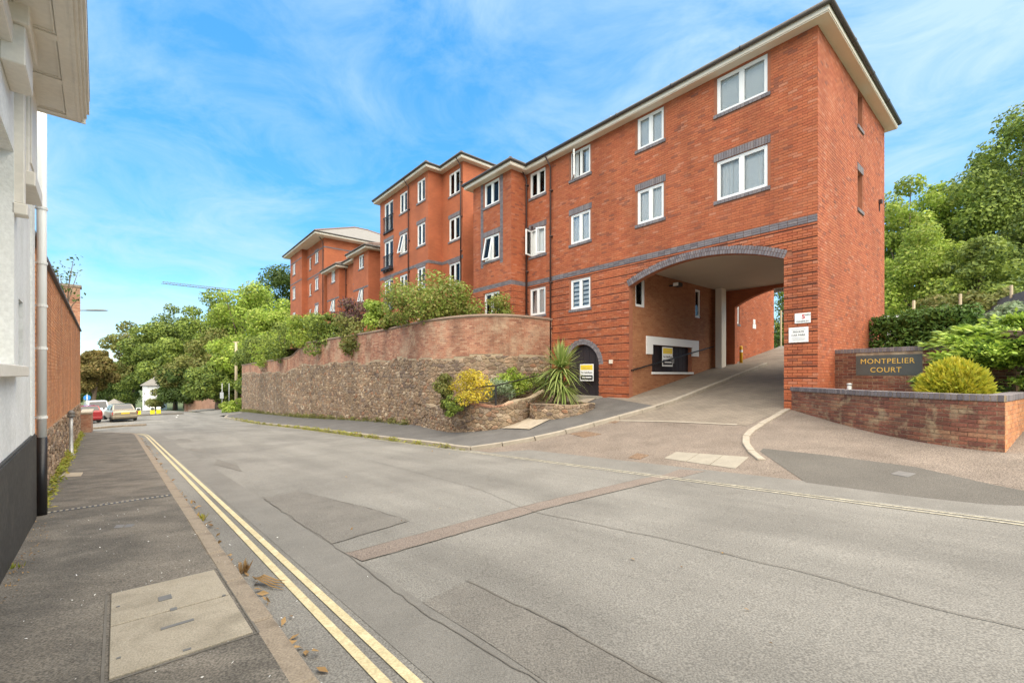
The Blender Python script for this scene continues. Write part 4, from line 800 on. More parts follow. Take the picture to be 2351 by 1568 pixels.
for x in c3b: window(FBk, f0, *x, 'net', mull=False)
for i, x in enumerate(c3c): window(FBk, fm5, *x, 'net', lintel=i == 1)
for z in (11.2, 13.4): band(FBk, f0, 39.1, 44.5, z, 2); band(FBk, sideR(39.1), 0, 9, z, 2); band(FBk, fm5, 44.5, 48.9, z, 2)
for z in (8.2,): band(FBk, f0, 28.74, 31.76, z, 2); band(FBk, f0, 35.07, 38.21, z, 2)
MB().box(-48.5, -39.5, .5, 10.6, 2.6, Z3 - .02).build('interior_core', 'interior', FBk); MB().box(-39.2, -29.2, 1.2, 8.6, 2.6, Z1 - .02).build('interior_core', 'interior', FBk)
eaves(FBk, (28.74, 39.2, .6, 9), Z1, .42, 24); eaves(FBk, (28.74, 31.76, 0, 3), Z1 - .004, .42, 24); eaves(FBk, (35.07, 38.21, 0, 3), Z1 - .2, .42, 24); eaves(FBk, (39.1, 48.9, -.2, 11), Z3, .85, 27)
downpipe(FBk, f0, 39.2, 3, Z3, .09); downpipe(FBk, f6, 34.9, 3, Z1, .09); downpipe(FBk, f6, 38.6, 3, Z1, .09)
# ================================================================== LEFT: white house, orange wall
SROT = math.atan2(N1[1], N1[0]); WT = -.85
WH = empty('white_house', (0, 0, 0), SROT, 'white rendered house with black plinth and deep panelled eaves', 'house')
_ph = R(1.3); _pv = np.array([WT, 8.85]); WH.rotation_euler.z = SROT + _ph; _pw = np.array(ST(8.85, WT)); _c, _s = math.cos(SROT + _ph), math.sin(SROT + _ph); WH.location = (_pw[0] - (_c * _pv[0] - _s * _pv[1]), _pw[1] - (_s * _pv[0] + _c * _pv[1]), 0)
fh = lambda u, z, d: (WT + d + 0 * u, u, z + 0 * u)
hops = [rect(4.6, 7.0, 1.69, 3.95), rect(7.38, 7.78, 1.70, 2.45)]
wall_sheet('wall', WH, fh, -8, 8.85, -.6, 5.3, hops, reveal=.28, m='white_wall')
MB().box(-7, WT - .3, 8.82, 8.85, -1, 5.3).build('end_wall', 'white_wall', WH); MB().box(-1.16, WT - .001, 8.70, 8.849, -1, 5.3).build('end_wall', 'white_wall', WH)
MB().box(-1.15, -1.12, 4.6, 7.0, 1.69, 3.95).build('shutter', 'white_trim', WH); MB().box(-1.13, -1.11, 7.38, 7.78, 1.7, 2.45).build('pane', 'glass_dark', WH)
bar(fh, WH, 'sash_bar', 'upvc', [(7.38, 7.78, 2.05, 2.09, -.26, -.22), (7.56, 7.60, 1.7, 2.45, -.26, -.22)])
bar(fh, WH, 'sill', 'white_trim', [(4.5, 7.12, 1.58, 1.69, -.05, .10)], bevel=.008); bar(fh, WH, 'sill', 'white_trim', [(7.34, 7.82, 1.64, 1.70, -.2, .012)])
bar(fh, WH, 'plinth', 'black_plinth', [(-8, 8.87, -1.2, .78, -.1, .035)]); bar(fh, WH, 'plinth_cap', 'black_plinth', [(-8, 8.875, .781, .80, -.1, .025)])
bar(fh, WH, 'window_surround', 'white_trim', [(7.02, 7.14, 3.42, 4.62, -.02, .075), (7.0, 7.16, 3.30, 3.42, -.02, .10), (4.5, 7.14, 4.62, 4.80, -.02, .085)], bevel=.01)
bar(fh, WH, 'pilaster', 'white_trim', [(7.30, 8.02, 3.86, 5.0, -.02, .09), (7.24, 8.08, 3.70, 3.86, -.02, .14), (7.36, 7.96, 3.98, 4.9, .09, .102)], bevel=.01)
bar(fh, WH, 'pilaster', 'white_trim', [(6.0, 6.75, 4.81, 5.0, -.02, .19), (6.05, 6.7, 4.45, 4.81, .0, .16)], bevel=.01)
bar(fh, WH, 'corner_strip', 'white_wall', [(8.55, 8.86, .80, 5.2, -.02, .02)])
ez = 4.98; e0, e1_ = WT - .02, -.34
MB().box(e0, e1_, -8, 8.24, ez, ez + .02).build('soffit', 'white_trim', WH)
sb_ = [(e0, e0 + .10, -8, 8.24), (e1_ - .16, e1_ - .03, -8, 8.24)]; y = 8.24
mb = MB()
for x0, x1, y0, y1 in sb_: mb.box(x0, x1, y0, y1, ez - .022, ez)
for i in range(9): mb.box(e0 + .10, e1_ - .16, y - .10 - i * .92, y - i * .92, ez - .0215, ez)
for i in range(9):
    yy = y - .10 - i * .92; mb.box(e0 + .11, e0 + .125, yy - .80, yy - .02, ez - .012, ez); mb.box(e1_ - .185, e1_ - .17, yy - .80, yy - .02, ez - .012, ez); mb.box(e0 + .13, e1_ - .19, yy - .035, yy - .02, ez - .012, ez)
mb.build('soffit_panel', 'white_trim', WH)
mb = MB()
for k, (o_, h0, h1) in enumerate(((-.028, -.03, .16), (.0, -.006, .22), (.03, .05, .30), (.055, .12, .34))): mb.box(e1_ - .03 + o_, e1_ + o_ , -8, 8.24 + .012 * k, ez + h0, ez + h1)
mb.build('cornice', 'white_trim', WH); MB().box(e0, e1_ + .02, 8.225, 8.245, ez - .03, ez + .34).build('eaves_end', 'white_trim', WH)
MB().add([(e1_ + .06, -8, ez + .34), (e1_ + .06, 8.26, ez + .34), (-3.5, 8.26, ez + 1.6), (-3.5, -8, ez + 1.6), (e1_ + .06, -8, ez + .30), (e1_ + .06, 8.26, ez + .30), (-3.5, 8.26, ez + 1.56), (-3.5, -8, ez + 1.56)], [(0, 1, 2, 3), (4, 7, 6, 5), (0, 4, 5, 1), (1, 5, 6, 2)]).build('roof', 'roof_tile', WH)
dp = MB(); dp.tube([(WT + .07, 9.08, .72), (WT + .07, 9.08, 5.45)], .052, 14); bands_ = MB()
for z in (.98, 1.95, 2.55, 3.15, 3.92): bands_.tube([(WT + .07, 9.08, z), (WT + .07, 9.08, z + .035)], .062, 14); bands_.box(WT - .1, WT + .03, 9.06, 9.10, z + .005, z + .03)
d_ = dp.build('downpipe', 'white_pipe', WH, True); bands_.build('bracket', 'white_pipe', d_)
MB().tube([(WT + .07, 9.08, -.46), (WT + .07, 9.08, .72)], .058, 14).build('pipe_base', 'black_paint', d_, True)
# long wall
Pw0 = np.array(ST(8.86, -.93)); Pw1 = np.array(ST(35.3, -1.54)); LW = float(np.linalg.norm(Pw1 - Pw0)); dw = (Pw1 - Pw0) / LW
OW = empty('orange_brick_wall', (*Pw0, 0), math.atan2(dw[1], dw[0]), 'tall orange brick wall on a rubble stone base beside the pavement', 'wall')
fw = lambda u, z, d: (u + 0 * z, -d + 0 * u, z + 0 * u); ztw = lambda u: 3.6 + .0165 * u; zbw = lambda u: .64 - .024 * u
gw_ = lambda u: road(8.86 + u) + .1
wall_sheet('wall', OW, fw, 0, LW, -2.3, 3.6, m='mortar_orange', step=1.0, ztop=ztw)
MB().box(0, LW, .02, .5, -2.3, 3.58).build('wall_core', 'brick_garden', OW)
bl = [b for b in brick_list(0, LW, -.075, 4.1) if b[2] > zbw(b[0]) and b[3] < ztw((b[0] + b[1]) / 2)]
pc = Pw0; camw = (float(-Pw0 @ dw), float(-(Pw0[0] * dw[1] - Pw0[1] * dw[0])) * -1, CAMZ)
lay_bricks(OW, bl, fw, 'orange_brick', 300, (float((-Pw0) @ dw), 0, CAMZ), prefer=lambda b: b[0] > .3)
def rubble_polys(u0, u1, zlo, zhi, rng, su=.30, sz=.19):
    """irregular rubble: cells of a jittered point set, each shrunk to leave a mortar joint"""
    zmin = min(zlo(u0 + (u1 - u0) * k / 20) for k in range(21)); zmax = max(zhi(u0 + (u1 - u0) * k / 20) for k in range(21)); nu_, nz = int((u1 - u0) / su) + 2, int((zmax - zmin) / sz) + 3; pts = {}
    for i in range(nu_):
        for j in range(nz):
            if rng.random() < .16: continue
            pts[(i, j)] = (u0 + (i + .5 * (j % 2)) * su + rng.uniform(-.36, .36) * su, zmin + (j - .5) * sz + rng.uniform(-.34, .34) * sz)
    def clip(poly, a, b, c):
        out = []
        for k in range(len(poly)):
            p, q = poly[k], poly[(k + 1) % len(poly)]; dp, dq = a * p[0] + b * p[1] - c, a * q[0] + b * q[1] - c
            if dp <= 0: out.append(p)
            if dp * dq < 0: t = dp / (dp - dq); out.append((p[0] + (q[0] - p[0]) * t, p[1] + (q[1] - p[1]) * t))
        return out
    res = []
    for (i, j), (x, z) in pts.items():
        if x < u0 or x > u1 or z > zhi(x) + .1 or z < zlo(x) - .2: continue
        poly = [(x - 2 * su, z - 2 * sz), (x + 2 * su, z - 2 * sz), (x + 2 * su, z + 2 * sz), (x - 2 * su, z + 2 * sz)]
        for di in range(-3, 4):
            for dj in range(-3, 4):
                o = pts.get((i + di, j + dj))
                if o and (di or dj):
                    wz = 1.7; ax, az = o[0] - x, (o[1] - z) * wz * wz; c = ((o[0] ** 2 - x ** 2) + (o[1] ** 2 - z ** 2) * wz * wz) / 2; poly = clip(poly, ax, az, c)
                    if len(poly) < 3: break
            if len(poly) < 3: break
        if len(poly) < 3: continue
        poly = clip(poly, 0, 1, zhi(x) - .012); poly = clip(poly, -1, 0, -u0) if poly else poly; poly = clip(poly, 1, 0, u1) if poly else poly
        if len(poly) < 3: continue
        cx, cz_ = sum(q[0] for q in poly) / len(poly), sum(q[1] for q in poly) / len(poly)
        q2 = []
        for k in range(len(poly)):                       # round the corners and shrink
            p, n_ = poly[k], poly[(k + 1) % len(poly)]
            for f in (.22, .78): q2.append((p[0] + (n_[0] - p[0]) * f, p[1] + (n_[1] - p[1]) * f))
        sh_ = []
        for a, b in q2: L_ = math.hypot(a - cx, b - cz_); f = max(.55, 1 - rng.uniform(.008, .018) / max(L_, .03)); sh_.append((cx + (a - cx) * f, cz_ + (b - cz_) * f))
        if max(a for a, b in sh_) - min(a for a, b in sh_) > .06 and max(b for a, b in sh_) - min(b for a, b in sh_) > .04: res.append(sh_)
    return res
def lay_stones(parent, polys, fn, m, nsingle, key, d0=.014, d1=.046):
    order = sorted(range(len(polys)), key=lambda i: key(polys[i])); single = set(order[:nsingle]); big = MB()
    for i, p in enumerate(polys):
        n = len(p); uc = sum(a for a, b in p) / n; zc = sum(b for a, b in p) / n; d = random.uniform(d0, d1); P = lambda u, z, dd: tuple(float(c[0]) for c in fn(np.array([u]), np.array([z]), np.array([dd])))
        vs = [P(a, b, -.02) for a, b in p] + [P(a, b, d * .6) for a, b in p] + [P(uc + (a - uc) * .72, zc + (b - zc) * .72, d + random.uniform(-.006, .006)) for a, b in p]
        fs = [(k, (k + 1) % n, n + (k + 1) % n, n + k) for k in range(n)] + [(n + k, n + (k + 1) % n, 2 * n + (k + 1) % n, 2 * n + k) for k in range(n)] + [tuple(range(2 * n, 3 * n))]
        if i in single:
            c = P(uc, zc, 0); me = bpy.data.meshes.new('stone'); me.from_pydata([(v[0] - c[0], v[1] - c[1], v[2] - c[2]) for v in vs], [], fs); o = link('stone', me, m + '_single', parent); o.location = c
        else: big.add(vs, fs)
    if big.v:
        me = bpy.data.meshes.new('stonework'); me.from_pydata(big.v, [], big.f); o = link('stonework', me, m, parent); o['kind'] = 'stuff'
rs_ = random.Random(5)
lay_stones(OW, rubble_polys(0, LW, lambda u: gw_(u) - .15, lambda u: zbw(u), rs_, .22, .145), fw, 'rubble', 120, lambda p: p[0][0])
mb = MB()
for i in range(int(LW / .45)):
    u = i * .45; mb.box(u + .004, u + .446, -.07, .52, ztw(u) , ztw(u) + .075)
mb.build('coping', 'tile_hung', OW, bevel=.006)
MB().box(0, 7.2, .22, .45, 3.6, 4.18).build('parapet', 'brick_garden', OW); MB().box(-.05, 7.25, .16, .5, 4.18, 4.26).build('parapet_coping', 'kerb', OW)
pb = [b for b in brick_list(.1, .78, 3.7, 6.4)]
pf = lambda u, z, d: (LW - .75 - d + 0 * u, u - .02, z + 0 * u); wall_sheet('end_pier', OW, pf, .0, .80, 3.5, 6.45, m='mortar_pale'); lay_bricks(OW, brick_list(.0, .80, 3.6, 6.45), pf, 'old_brick')
MB().box(LW - .74, LW, .0, .78, 3.5, 6.45).build('end_pier', 'brick_garden', OW); MB().box(LW - .80, LW + .05, -.07, .86, 6.45, 6.58).build('pier_coping', 'kerb', OW)
LWl = empty('low_brick_wall', (*ST(35.5, -1.3), -1.9), SROT, 'short low brick wall end with a stone coping beyond the orange wall', 'wall')
fl2 = lambda u, z, d: (u + 0 * z, -d + 0 * u, z + 0 * u)
MB().box(-.22, .20, 0.0, 3.0, 0, 1.22).build('wall', 'brick_garden', LWl); lay_bricks(LWl, brick_list(-.22, .2, .05, 1.22), fl2, 'old_brick'); MB().box(-.28, .26, -.05, 3.05, 1.22, 1.34).build('coping', 'concrete', LWl, bevel=.02)
vp = empty('vent_post', (*ST(18.9, -1.02), road(18.9) + .09), SROT, 'old grey iron vent post against the orange wall', 'post')
MB().lathe([(.075, 0), (.075, .10), (.05, .12), (.045, .7), (.04, 1.2)], n=12).build('shaft', 'galvanised', vp, True); MB().lathe([(.05, 1.2), (.085, 1.22), (.085, 1.27), (.06, 1.29), (.085, 1.31), (.08, 1.36), (.03, 1.42)], n=12).build('cap', 'grey_iron', vp, True)

# ================================================================== RIGHT: retaining wall, beds, planter and sign wall
class Path:
    def __init__(s, pts, side=1, k=8):
        P = resample(catmull(pts, k) if k else pts, .12); s.P = P; s.d = np.r_[0, np.cumsum(np.linalg.norm(np.diff(P, axis=0), axis=1))]; s.L = s.d[-1]
        T = np.gradient(P, axis=0); T /= np.linalg.norm(T, axis=1)[:, None]; s.N = np.stack([-T[:, 1], T[:, 0]], 1) * side
    def __call__(s, u, z, d):
        u = np.asarray(u, float); x = np.interp(u, s.d, s.P[:, 0]); y = np.interp(u, s.d, s.P[:, 1]); nx = np.interp(u, s.d, s.N[:, 0]); ny = np.interp(u, s.d, s.N[:, 1])
        d = np.asarray(d, float); return (x + nx * d, y + ny * d, np.asarray(z, float) + 0 * u)
    def at(s, u): return float(np.interp(u, s.d, s.P[:, 0])), float(np.interp(u, s.d, s.P[:, 1]))
class Local:                                             # a Path expressed relative to its thing's base
    def __init__(s, path, o): s.p = path; s.o = o
    def __call__(s, u, z, d): x, y, zz = s.p(u, z, d); return x - s.o[0], y - s.o[1], zz
def swept(name, parent, fn, u0, u1, step, prof, m, top=None):
    """profile of (d,z) swept along a path; z relative to top(u) when given"""
    n = max(1, int((u1 - u0) / step)); mb = MB(); k = len(prof)
    for i in range(n + 1):
        u = u0 + (u1 - u0) * i / n; t_ = top(u) if top else 0
        mb.v += [tuple(float(c[0]) for c in fn(np.array([u]), np.array([z + t_]), np.array([d]))) for d, z in prof]
    for i in range(n): mb.f += [(i * k + j, i * k + (j + 1) % k, (i + 1) * k + (j + 1) % k, (i + 1) * k + j) for j in range(k)]
    mb.f += [tuple(range(k)), tuple(n * k + j for j in range(k))]
    return mb.build(name, m, parent)
RW = empty('retaining_wall', (*ST(20, 10), road(20)), 0, 'long rubble stone retaining wall with brick top curving towards the flats', 'wall')
rp = Path(stline([(12.7, 13.55), (12.72, 12.3), (13.0, 11.15), (13.9, 10.35), (15.4, 9.95), (17.5, 9.9), (22, 10.25), (32, 10.2), (44, 10.05), (54.5, 10.0)]), 1); 
# outward normal must face the road
_m = rp(np.array([15.]), np.zeros(1), np.array([1.])); _b = rp.at(15.)
if toST(float(_m[0][0]), float(_m[1][0]))[1] > toST(*_b)[1]: rp.N *= -1
rz0 = RW.location.z
class Loc2:
    def __init__(s, p, o): s.p = p; s.o = o
    def __call__(s, u, z, d): x, y, zz = s.p(u, z, d); return x - s.o[0], y - s.o[1], zz - s.o[2]
fr_ = Loc2(rp, tuple(RW.location))
sAt = lambda u: toST(*rp.at(u))[0]
def rtop(u):
    s = sAt(u)
    if s < 33: return 3.85
    return 3.85 - .95 * smooth(s, 33, 38) - .02 * max(0, s - 38)
rbound = lambda u: 2.30 + .07 * math.sin(u * .83) + .05 * math.sin(u * 2.1 + 1) - .55 * smooth(sAt(u), 33, 40)
rlow = lambda u: G(*rp.at(u)) + .05
wall_sheet('wall', RW, fr_, 0, rp.L, -3.2, 3.8, m='mortar_pale', step=.3, ztop=rtop)
swept('wall_back', RW, fr_, 0, rp.L, .5, [(-.03, 0), (-.45, 0), (-.45, -5.5), (-.03, -5.5)], 'mortar_pale', top=lambda u: rtop(u) - .002)
bl = [b for b in brick_list(0, rp.L, 1.725, 3.9) if b[2] > rbound(b[0]) + .03 * math.sin(b[0] * 1.7) and b[3] < rtop((b[0] + b[1]) / 2)]
caml = (-RW.location.x, -RW.location.y, CAMZ - rz0)
lay_bricks(RW, bl, fr_, 'old_brick', 300, caml, prefer=lambda b: b[0] > 2.5)
def stone_key(p): x, y = rp.at(p[0][0]); return math.hypot(x, y) - 3 * (p[1][0] - p[0][0])
lay_stones(RW, rubble_polys(0, rp.L, rlow, rbound, rs_, .235, .15), fr_, 'rubble', 300, stone_key)
swept('coping', RW, fr_, 0, rp.L, .3, [(.06, 0), (.06, .05), (.02, .085), (-.46, .085), (-.46, 0)], 'coping_brown', top=rtop)
# terrace behind it
tv = [rp.at(u) for u in np.linspace(0, rp.L, 60)]; tb = [AB(a, .0) for a in np.linspace(9.45, 56, 60)]
sheet('garden_terrace', tv, tb, 'soil', 0, nu=59, nv=6, zf=lambda x, y: 3.62); struct(bpy.data.objects['garden_terrace'], 'planted terrace behind the retaining wall', 'garden')
# lower bed wall by the path to the gate
BW = empty('bed_wall', (*ST(12.2, 9.1), road(12.2)), 0, 'low rubble wall of the flower bed beside the gate path', 'wall')
bp_ = Path(stline([(16.8, 9.75), (15.2, 9.35), (13.4, 9.0), (12.0, 8.95), (11.0, 9.15), (10.75, 9.6), (10.95, 10.4), (11.3, 11.6), (11.6, 13.3)]), 1); _m = bp_(np.array([3.]), np.zeros(1), np.array([1.])); _b = bp_.at(3.)
if toST(float(_m[0][0]), float(_m[1][0]))[1] > toST(*_b)[1]: bp_.N *= -1
fb_ = Loc2(bp_, tuple(BW.location)); btop = lambda u: .30 + .05 * u + (.09 * max(0, u - 6.2)) + .05 * math.sin(u * 3)
wall_sheet('wall', BW, fb_, 0, bp_.L, -1.2, .4, m='mortar_pale', step=.2, ztop=btop); swept('wall_back', BW, fb_, 0, bp_.L, .2, [(-.02, 0), (-.28, 0), (-.28, -1.2), (-.02, -1.2)], 'mortar_pale', top=lambda u: btop(u) + .01)
lay_stones(BW, rubble_polys(0, bp_.L, lambda u: G(*bp_.at(u)) + .05, btop, rs_, .2, .125), fb_, 'rubble', 150, lambda p: -p[0][0])
cap_ = MB(); u = 2.6
while u < 6.4:
    a = fb_(np.array([u]), np.array([btop(u)]), np.array([.03])); b = fb_(np.array([u]), np.array([btop(u)]), np.array([-.22])); c = fb_(np.array([u + .095]), np.array([btop(u + .1)]), np.array([-.22])); e = fb_(np.array([u + .095]), np.array([btop(u + .1)]), np.array([.03])); q = [tuple(float(k[0]) for k in v) for v in (a, b, c, e)]
    cap_.prism([(k[0], k[1]) for k in q], [k[2] for k in q], [k[2] + .06 for k in q]); u += .108
cap_.build('brick_capping', 'old_brick', BW)
sheet('bed_soil', [bp_.at(u) for u in np.linspace(0, bp_.L, 30)], [rp.at(u) for u in np.linspace(8.3, .2, 30)], 'soil', 0, nu=29, nv=6, zf=lambda x, y: .25 + .12 * (toST(x, y)[1] - 9)); struct(bpy.data.objects['bed_soil'], 'soil of the flower bed below the retaining wall', 'flower bed')
RL = empty('black_railing', (*ST(11.6, 9.2), 0), 0, 'low black railing over the flower bed wall', 'railing'); rl = MB(); pts = [gp_ for gp_ in (ST(12.4, 9.0), ST(11.1, 9.18), ST(11.2, 11.6))]; zz = [.5, .58, .98]
for i, p in enumerate(pts): MB().box(-.03, .03, -.03, .03, 0, .68).build('post', 'black_paint', RL).location = (p[0] - RL.location.x, p[1] - RL.location.y, zz[i])
rl.tube([(p[0] - RL.location.x, p[1] - RL.location.y, zz[i] + .66) for i, p in enumerate(pts)], .022, 8); rl.tube([(p[0] - RL.location.x, p[1] - RL.location.y, zz[i] + .22) for i, p in enumerate(pts)], .014, 6); rl.build('rail', 'black_paint', RL)
struct(sheet('gate_path', [ST(10.75, 9.15), ST(10.9, 10.2), ST(11.35, 12.2), AB(8.75, -.3)], [ST(9.55, 9.2), ST(9.75, 10.3), ST(9.85, 11.5), AB(6.85, -.3)], 'concrete', .125, nu=16, nv=5), 'pale concrete path up to the arched gate', 'path')
# stone planter of the palm
PL = empty('palm_planter', (*AB(6.9, -2.3), .2), 0, 'kidney-shaped rubble stone planter in front of the arched gate', 'planter'); ring_ = [AB(a, b) for a, b in ((5.95, -1.5), (5.85, -2.3), (6.2, -2.95), (6.9, -3.25), (7.55, -2.95), (7.9, -2.3), (7.6, -1.7), (6.8, -1.4), (5.95, -1.5))]
pp = Path(ring_, 1); ctr = np.mean(np.array(ring_[:-1]), 0); _m = pp(np.array([1.]), np.zeros(1), np.array([.3])); 
if math.dist((float(_m[0][0]), float(_m[1][0])), ctr) < math.dist(pp.at(1.), ctr): pp.N *= -1
fp_ = Loc2(pp, tuple(PL.location)); ptop = lambda u: .66 + .02 * math.sin(u * 4)
wall_sheet('wall', PL, fp_, 0, pp.L, -.5, .6, m='mortar_pale', step=.15, ztop=ptop); lay_stones(PL, rubble_polys(0, pp.L, lambda u: G(*pp.at(u)), ptop, rs_, .2, .12), fp_, 'rubble', 90, lambda p: p[0][0])
MB().prism([(pp.at(u)[0] - PL.location.x, pp.at(u)[1] - PL.location.y) for u in np.linspace(0, pp.L, 40)[:-1]], .3, .42).build('soil', 'soil', PL)
# brick planter in front of the name wall
PW = empty('brick_planter', (7.4, 9.0, .4), 0, 'curved dark brick planter wall with grey brick coping in front of the name sign', 'planter'); qp = Path([(7.36, 11.75), (7.33, 10.6), (7.28, 9.6), (7.30, 8.7), (7.42, 7.95), (7.6, 7.42), (7.82, 7.05)], 1); _m = qp(np.array([2.]), np.zeros(1), np.array([.3]))
if float(_m[0][0]) > qp.at(2.)[0]: qp.N *= -1
fq = Loc2(qp, tuple(PW.location)); QT = 1.17; wall_sheet('wall', PW, fq, 0, qp.L, -.2, QT, m='mortar_dark', step=.15)
lay_bricks(PW, brick_list(0, qp.L, .045, QT), fq, 'dark_brick', 300, (-7.4, -9.0, 1.2))
r2 = Path([(7.82, 7.05), (8.15, 7.28), (9.9, 8.5)], 1, 0); _m = r2(np.array([.5]), np.zeros(1), np.array([.3]))
if float(_m[1][0]) > r2.at(.5)[1]: r2.N *= -1
fr2 = Loc2(r2, tuple(PW.location)); wall_sheet('wall', PW, fr2, 0, r2.L, -.2, QT, m='mortar_dark', step=.3); lay_bricks(PW, brick_list(0, r2.L, .045, QT), fr2, 'orange_brick')
def edge_coping(parent, fn, u0, u1, z0, z1, d0, d1, pitch=.078, m='grey_brick_single'):
    n = int((u1 - u0) / pitch); st = (u1 - u0) / n; me = None; root = swept('coping', parent, fn, u0, u1, .2, [(d0 + .008, z0), (d0 + .008, z1 - .006), (d1 - .008, z1 - .006), (d1 - .008, z0)], 'mortar_dark')
    for i in range(n):
        u = u0 + (i + .5) * st; a = [float(c[0]) for c in fn(np.array([u]), np.array([(z0 + z1) / 2]), np.array([(d0 + d1) / 2]))]; b = [float(c[0]) for c in fn(np.array([u]), np.array([z0]), np.array([(d0 + d1) / 2 + .1]))]
        if me is None: o = MB().box(-(st - .009) / 2, (st - .009) / 2, -(d1 - d0) / 2, (d1 - d0) / 2, -(z1 - z0) / 2, (z1 - z0) / 2).build('brick', m, root, bevel=.004); me = o.data
        else: o = link('brick', me, None, root)
        o.location = (a[0], a[1], a[2] + random.uniform(-.002, .002)); o.rotation_euler = (0, 0, math.atan2(b[1] - a[1], b[0] - a[0]) + math.pi / 2)
edge_coping(PW, fq, 0, qp.L, QT, QT + .105, -.21, .025); edge_coping(PW, fr2, 0, r2.L, QT, QT + .105, -.21, .025)
inner = [qp(np.array([u]), np.zeros(1), np.array([-.15])) for u in np.linspace(0, qp.L, 20)]; inner = [(float(a[0][0]), float(a[1][0])) for a in inner]
struct(sheet('planter_soil', inner, [(8.85, 12.2), (9.4, 11.2), (10.2, 9.6), (9.8, 8.55)], 'soil', 0, nu=20, nv=6, zf=lambda x, y: 1.13), 'soil inside the brick planter', 'soil')
NWL = empty('name_wall', (8.86, 12.22, .8), math.atan2(-.883, .469), 'dark brick wall carrying the gold-lettered name sign', 'wall'); fn_ = lambda u, z, d: (u + 0 * z, -d + 0 * u, z + 0 * u)
wall_sheet('wall', NWL, fn_, 0, 3.4, -.3, 1.37, m='mortar_dark'); MB().box(0, 3.4, .01, .22, -.3, 1.37).build('wall_core', 'brick_garden', NWL); lay_bricks(NWL, brick_list(0, 3.4, -.2, 1.37, [rect(.52, 1.90, .775, 1.305)]), fn_, 'dark_brick', 200, (0, -6, 1)); edge_coping(NWL, fn_, 0, 3.4, 1.37, 1.48, -.23, .02)
nb = MB().box(.53, 1.89, -.012, .005, .785, 1.295).build('sign_board', 'sign_grey', NWL); text('MONTPELIER', .182, 'gold_letter', nb, (1.19, -.016, 1.135), (R(90), 0, 0), spacing=1.08); text('COURT', .182, 'gold_letter', nb, (1.17, -.016, .915), (R(90), 0, 0), spacing=1.08)
bl_ = empty('bollard_light', (8.35, 11.0, 1.13), 0, 'small white bollard light in the brick planter', 'light'); MB().lathe([(.05, 0), (.05, .13), (.045, .131), (.045, .2), (.055, .201), (.055, .25), (.02, .26)], n=12).build('post', 'galvanised', bl_, True); MB().lathe([(.048, .135), (.048, .195)], n=12).build('lens', 'upvc', bl_)
# ================================================================== VEGETATION
def leaf_quads(P, Nn, size, aspect, rng, up=.0, droop=0.0):
    """diamond leaves at points P facing roughly Nn"""
    n = len(P); Nn = Nn + rng.normal(0, .55, (n, 3)) + np.array([0, 0, up]); Nn /= np.linalg.norm(Nn, axis=1)[:, None] + 1e-9
    T = rng.normal(0, 1, (n, 3)); T[:, 2] -= droop; T -= (T * Nn).sum(1)[:, None] * Nn; T /= np.linalg.norm(T, axis=1)[:, None] + 1e-9; B = np.cross(Nn, T)
    L_ = size * rng.uniform(.5, 1.45, n)[:, None]; W_ = L_ * aspect
    V = np.stack([P - T * L_ * .5, P + B * W_ * .5 + Nn * L_ * .06, P + T * L_ * .5, P - B * W_ * .5 + Nn * L_ * .06], 1).reshape(-1, 3)
    return V, np.arange(4 * n).reshape(-1, 4)
def clumps_mesh(cl, n, size, rng, aspect=.6, name='crown', shell=.45, up=.2, droop=0.0, lower=1.0):
    """cl: list of (centre, radii); n leaves in all"""
    vol = np.array([np.prod(r) ** .67 for c, r in cl]); cnt = np.maximum(6, (n * vol / vol.sum()).astype(int)); Ps = []; Ns = []
    for (c, r), k in zip(cl, cnt):
        d = rng.normal(0, 1, (k, 3)); d /= np.linalg.norm(d, axis=1)[:, None]; q = (shell + (1 - shell) * rng.random(k) ** .6)[:, None]
        d2 = d.copy(); d2[:, 2] = np.where(d2[:, 2] < 0, d2[:, 2] * lower, d2[:, 2])
        Ps.append(np.array(c) + d2 * q * np.array(r)); Ns.append(d)
    V, F = leaf_quads(np.concatenate(Ps), np.concatenate(Ns), size, aspect, rng, up, droop); return fastmesh(name, V, F)
def clump_set(radii, k, rng, rel=.36, jit=.5, bottom=-.55):
    out = []; rx, ry, rz = radii; m = (rx * ry * rz) ** (1 / 3)
    for i in range(k):
        d = rng.normal(0, 1, 3); d /= np.linalg.norm(d); d[2] = max(d[2], bottom); q = .42 + .6 * rng.random() ** .6
        rr = m * rel * rng.uniform(1 - jit, 1 + jit); out.append((np.array([d[0] * rx * q, d[1] * ry * q, d[2] * rz * q]), np.array([rr * 1.1, rr * 1.1, rr * .85])))
    out.append((np.zeros(3), np.array([rx, ry, rz]) * .5)); return out
def tree(name, label, cat, base, height, radii, m, seed, nleaf, size, group=None, trunk_h=None, trunk_r=.22, k=26, rel=.36, wood='bark', limb=7, aspect=.62):
    rng = np.random.default_rng(seed); root = empty(name, base, rng.uniform(0, 6), label, cat, group); th = trunk_h if trunk_h is not None else height - 2 * radii[2] + radii[2] * .5
    cz = height - radii[2]; cl = clump_set(radii, k, rng, rel); cl = [(c + np.array([0, 0, cz]), r) for c, r in cl]
    tb = MB(); tb.tube([(0, 0, -.3), (rng.normal(0, .06), rng.normal(0, .06), th * .5), (rng.normal(0, .1), rng.normal(0, .1), th), (0, 0, cz + radii[2] * .3)], [trunk_r * 1.3, trunk_r, trunk_r * .85, trunk_r * .3], 8)
    for i in range(min(limb, len(cl))):
        c = cl[i][0]; tb.tube([(0, 0, th * .75), tuple(np.array([0, 0, th]) * .5 + c * .5 + np.array([0, 0, -.1])), tuple(c)], [trunk_r * .5, trunk_r * .32, trunk_r * .12], 5)
    tb.build('trunk', wood, root, True); link('crown', clumps_mesh(cl, nleaf, size, rng, aspect), m, root); return root
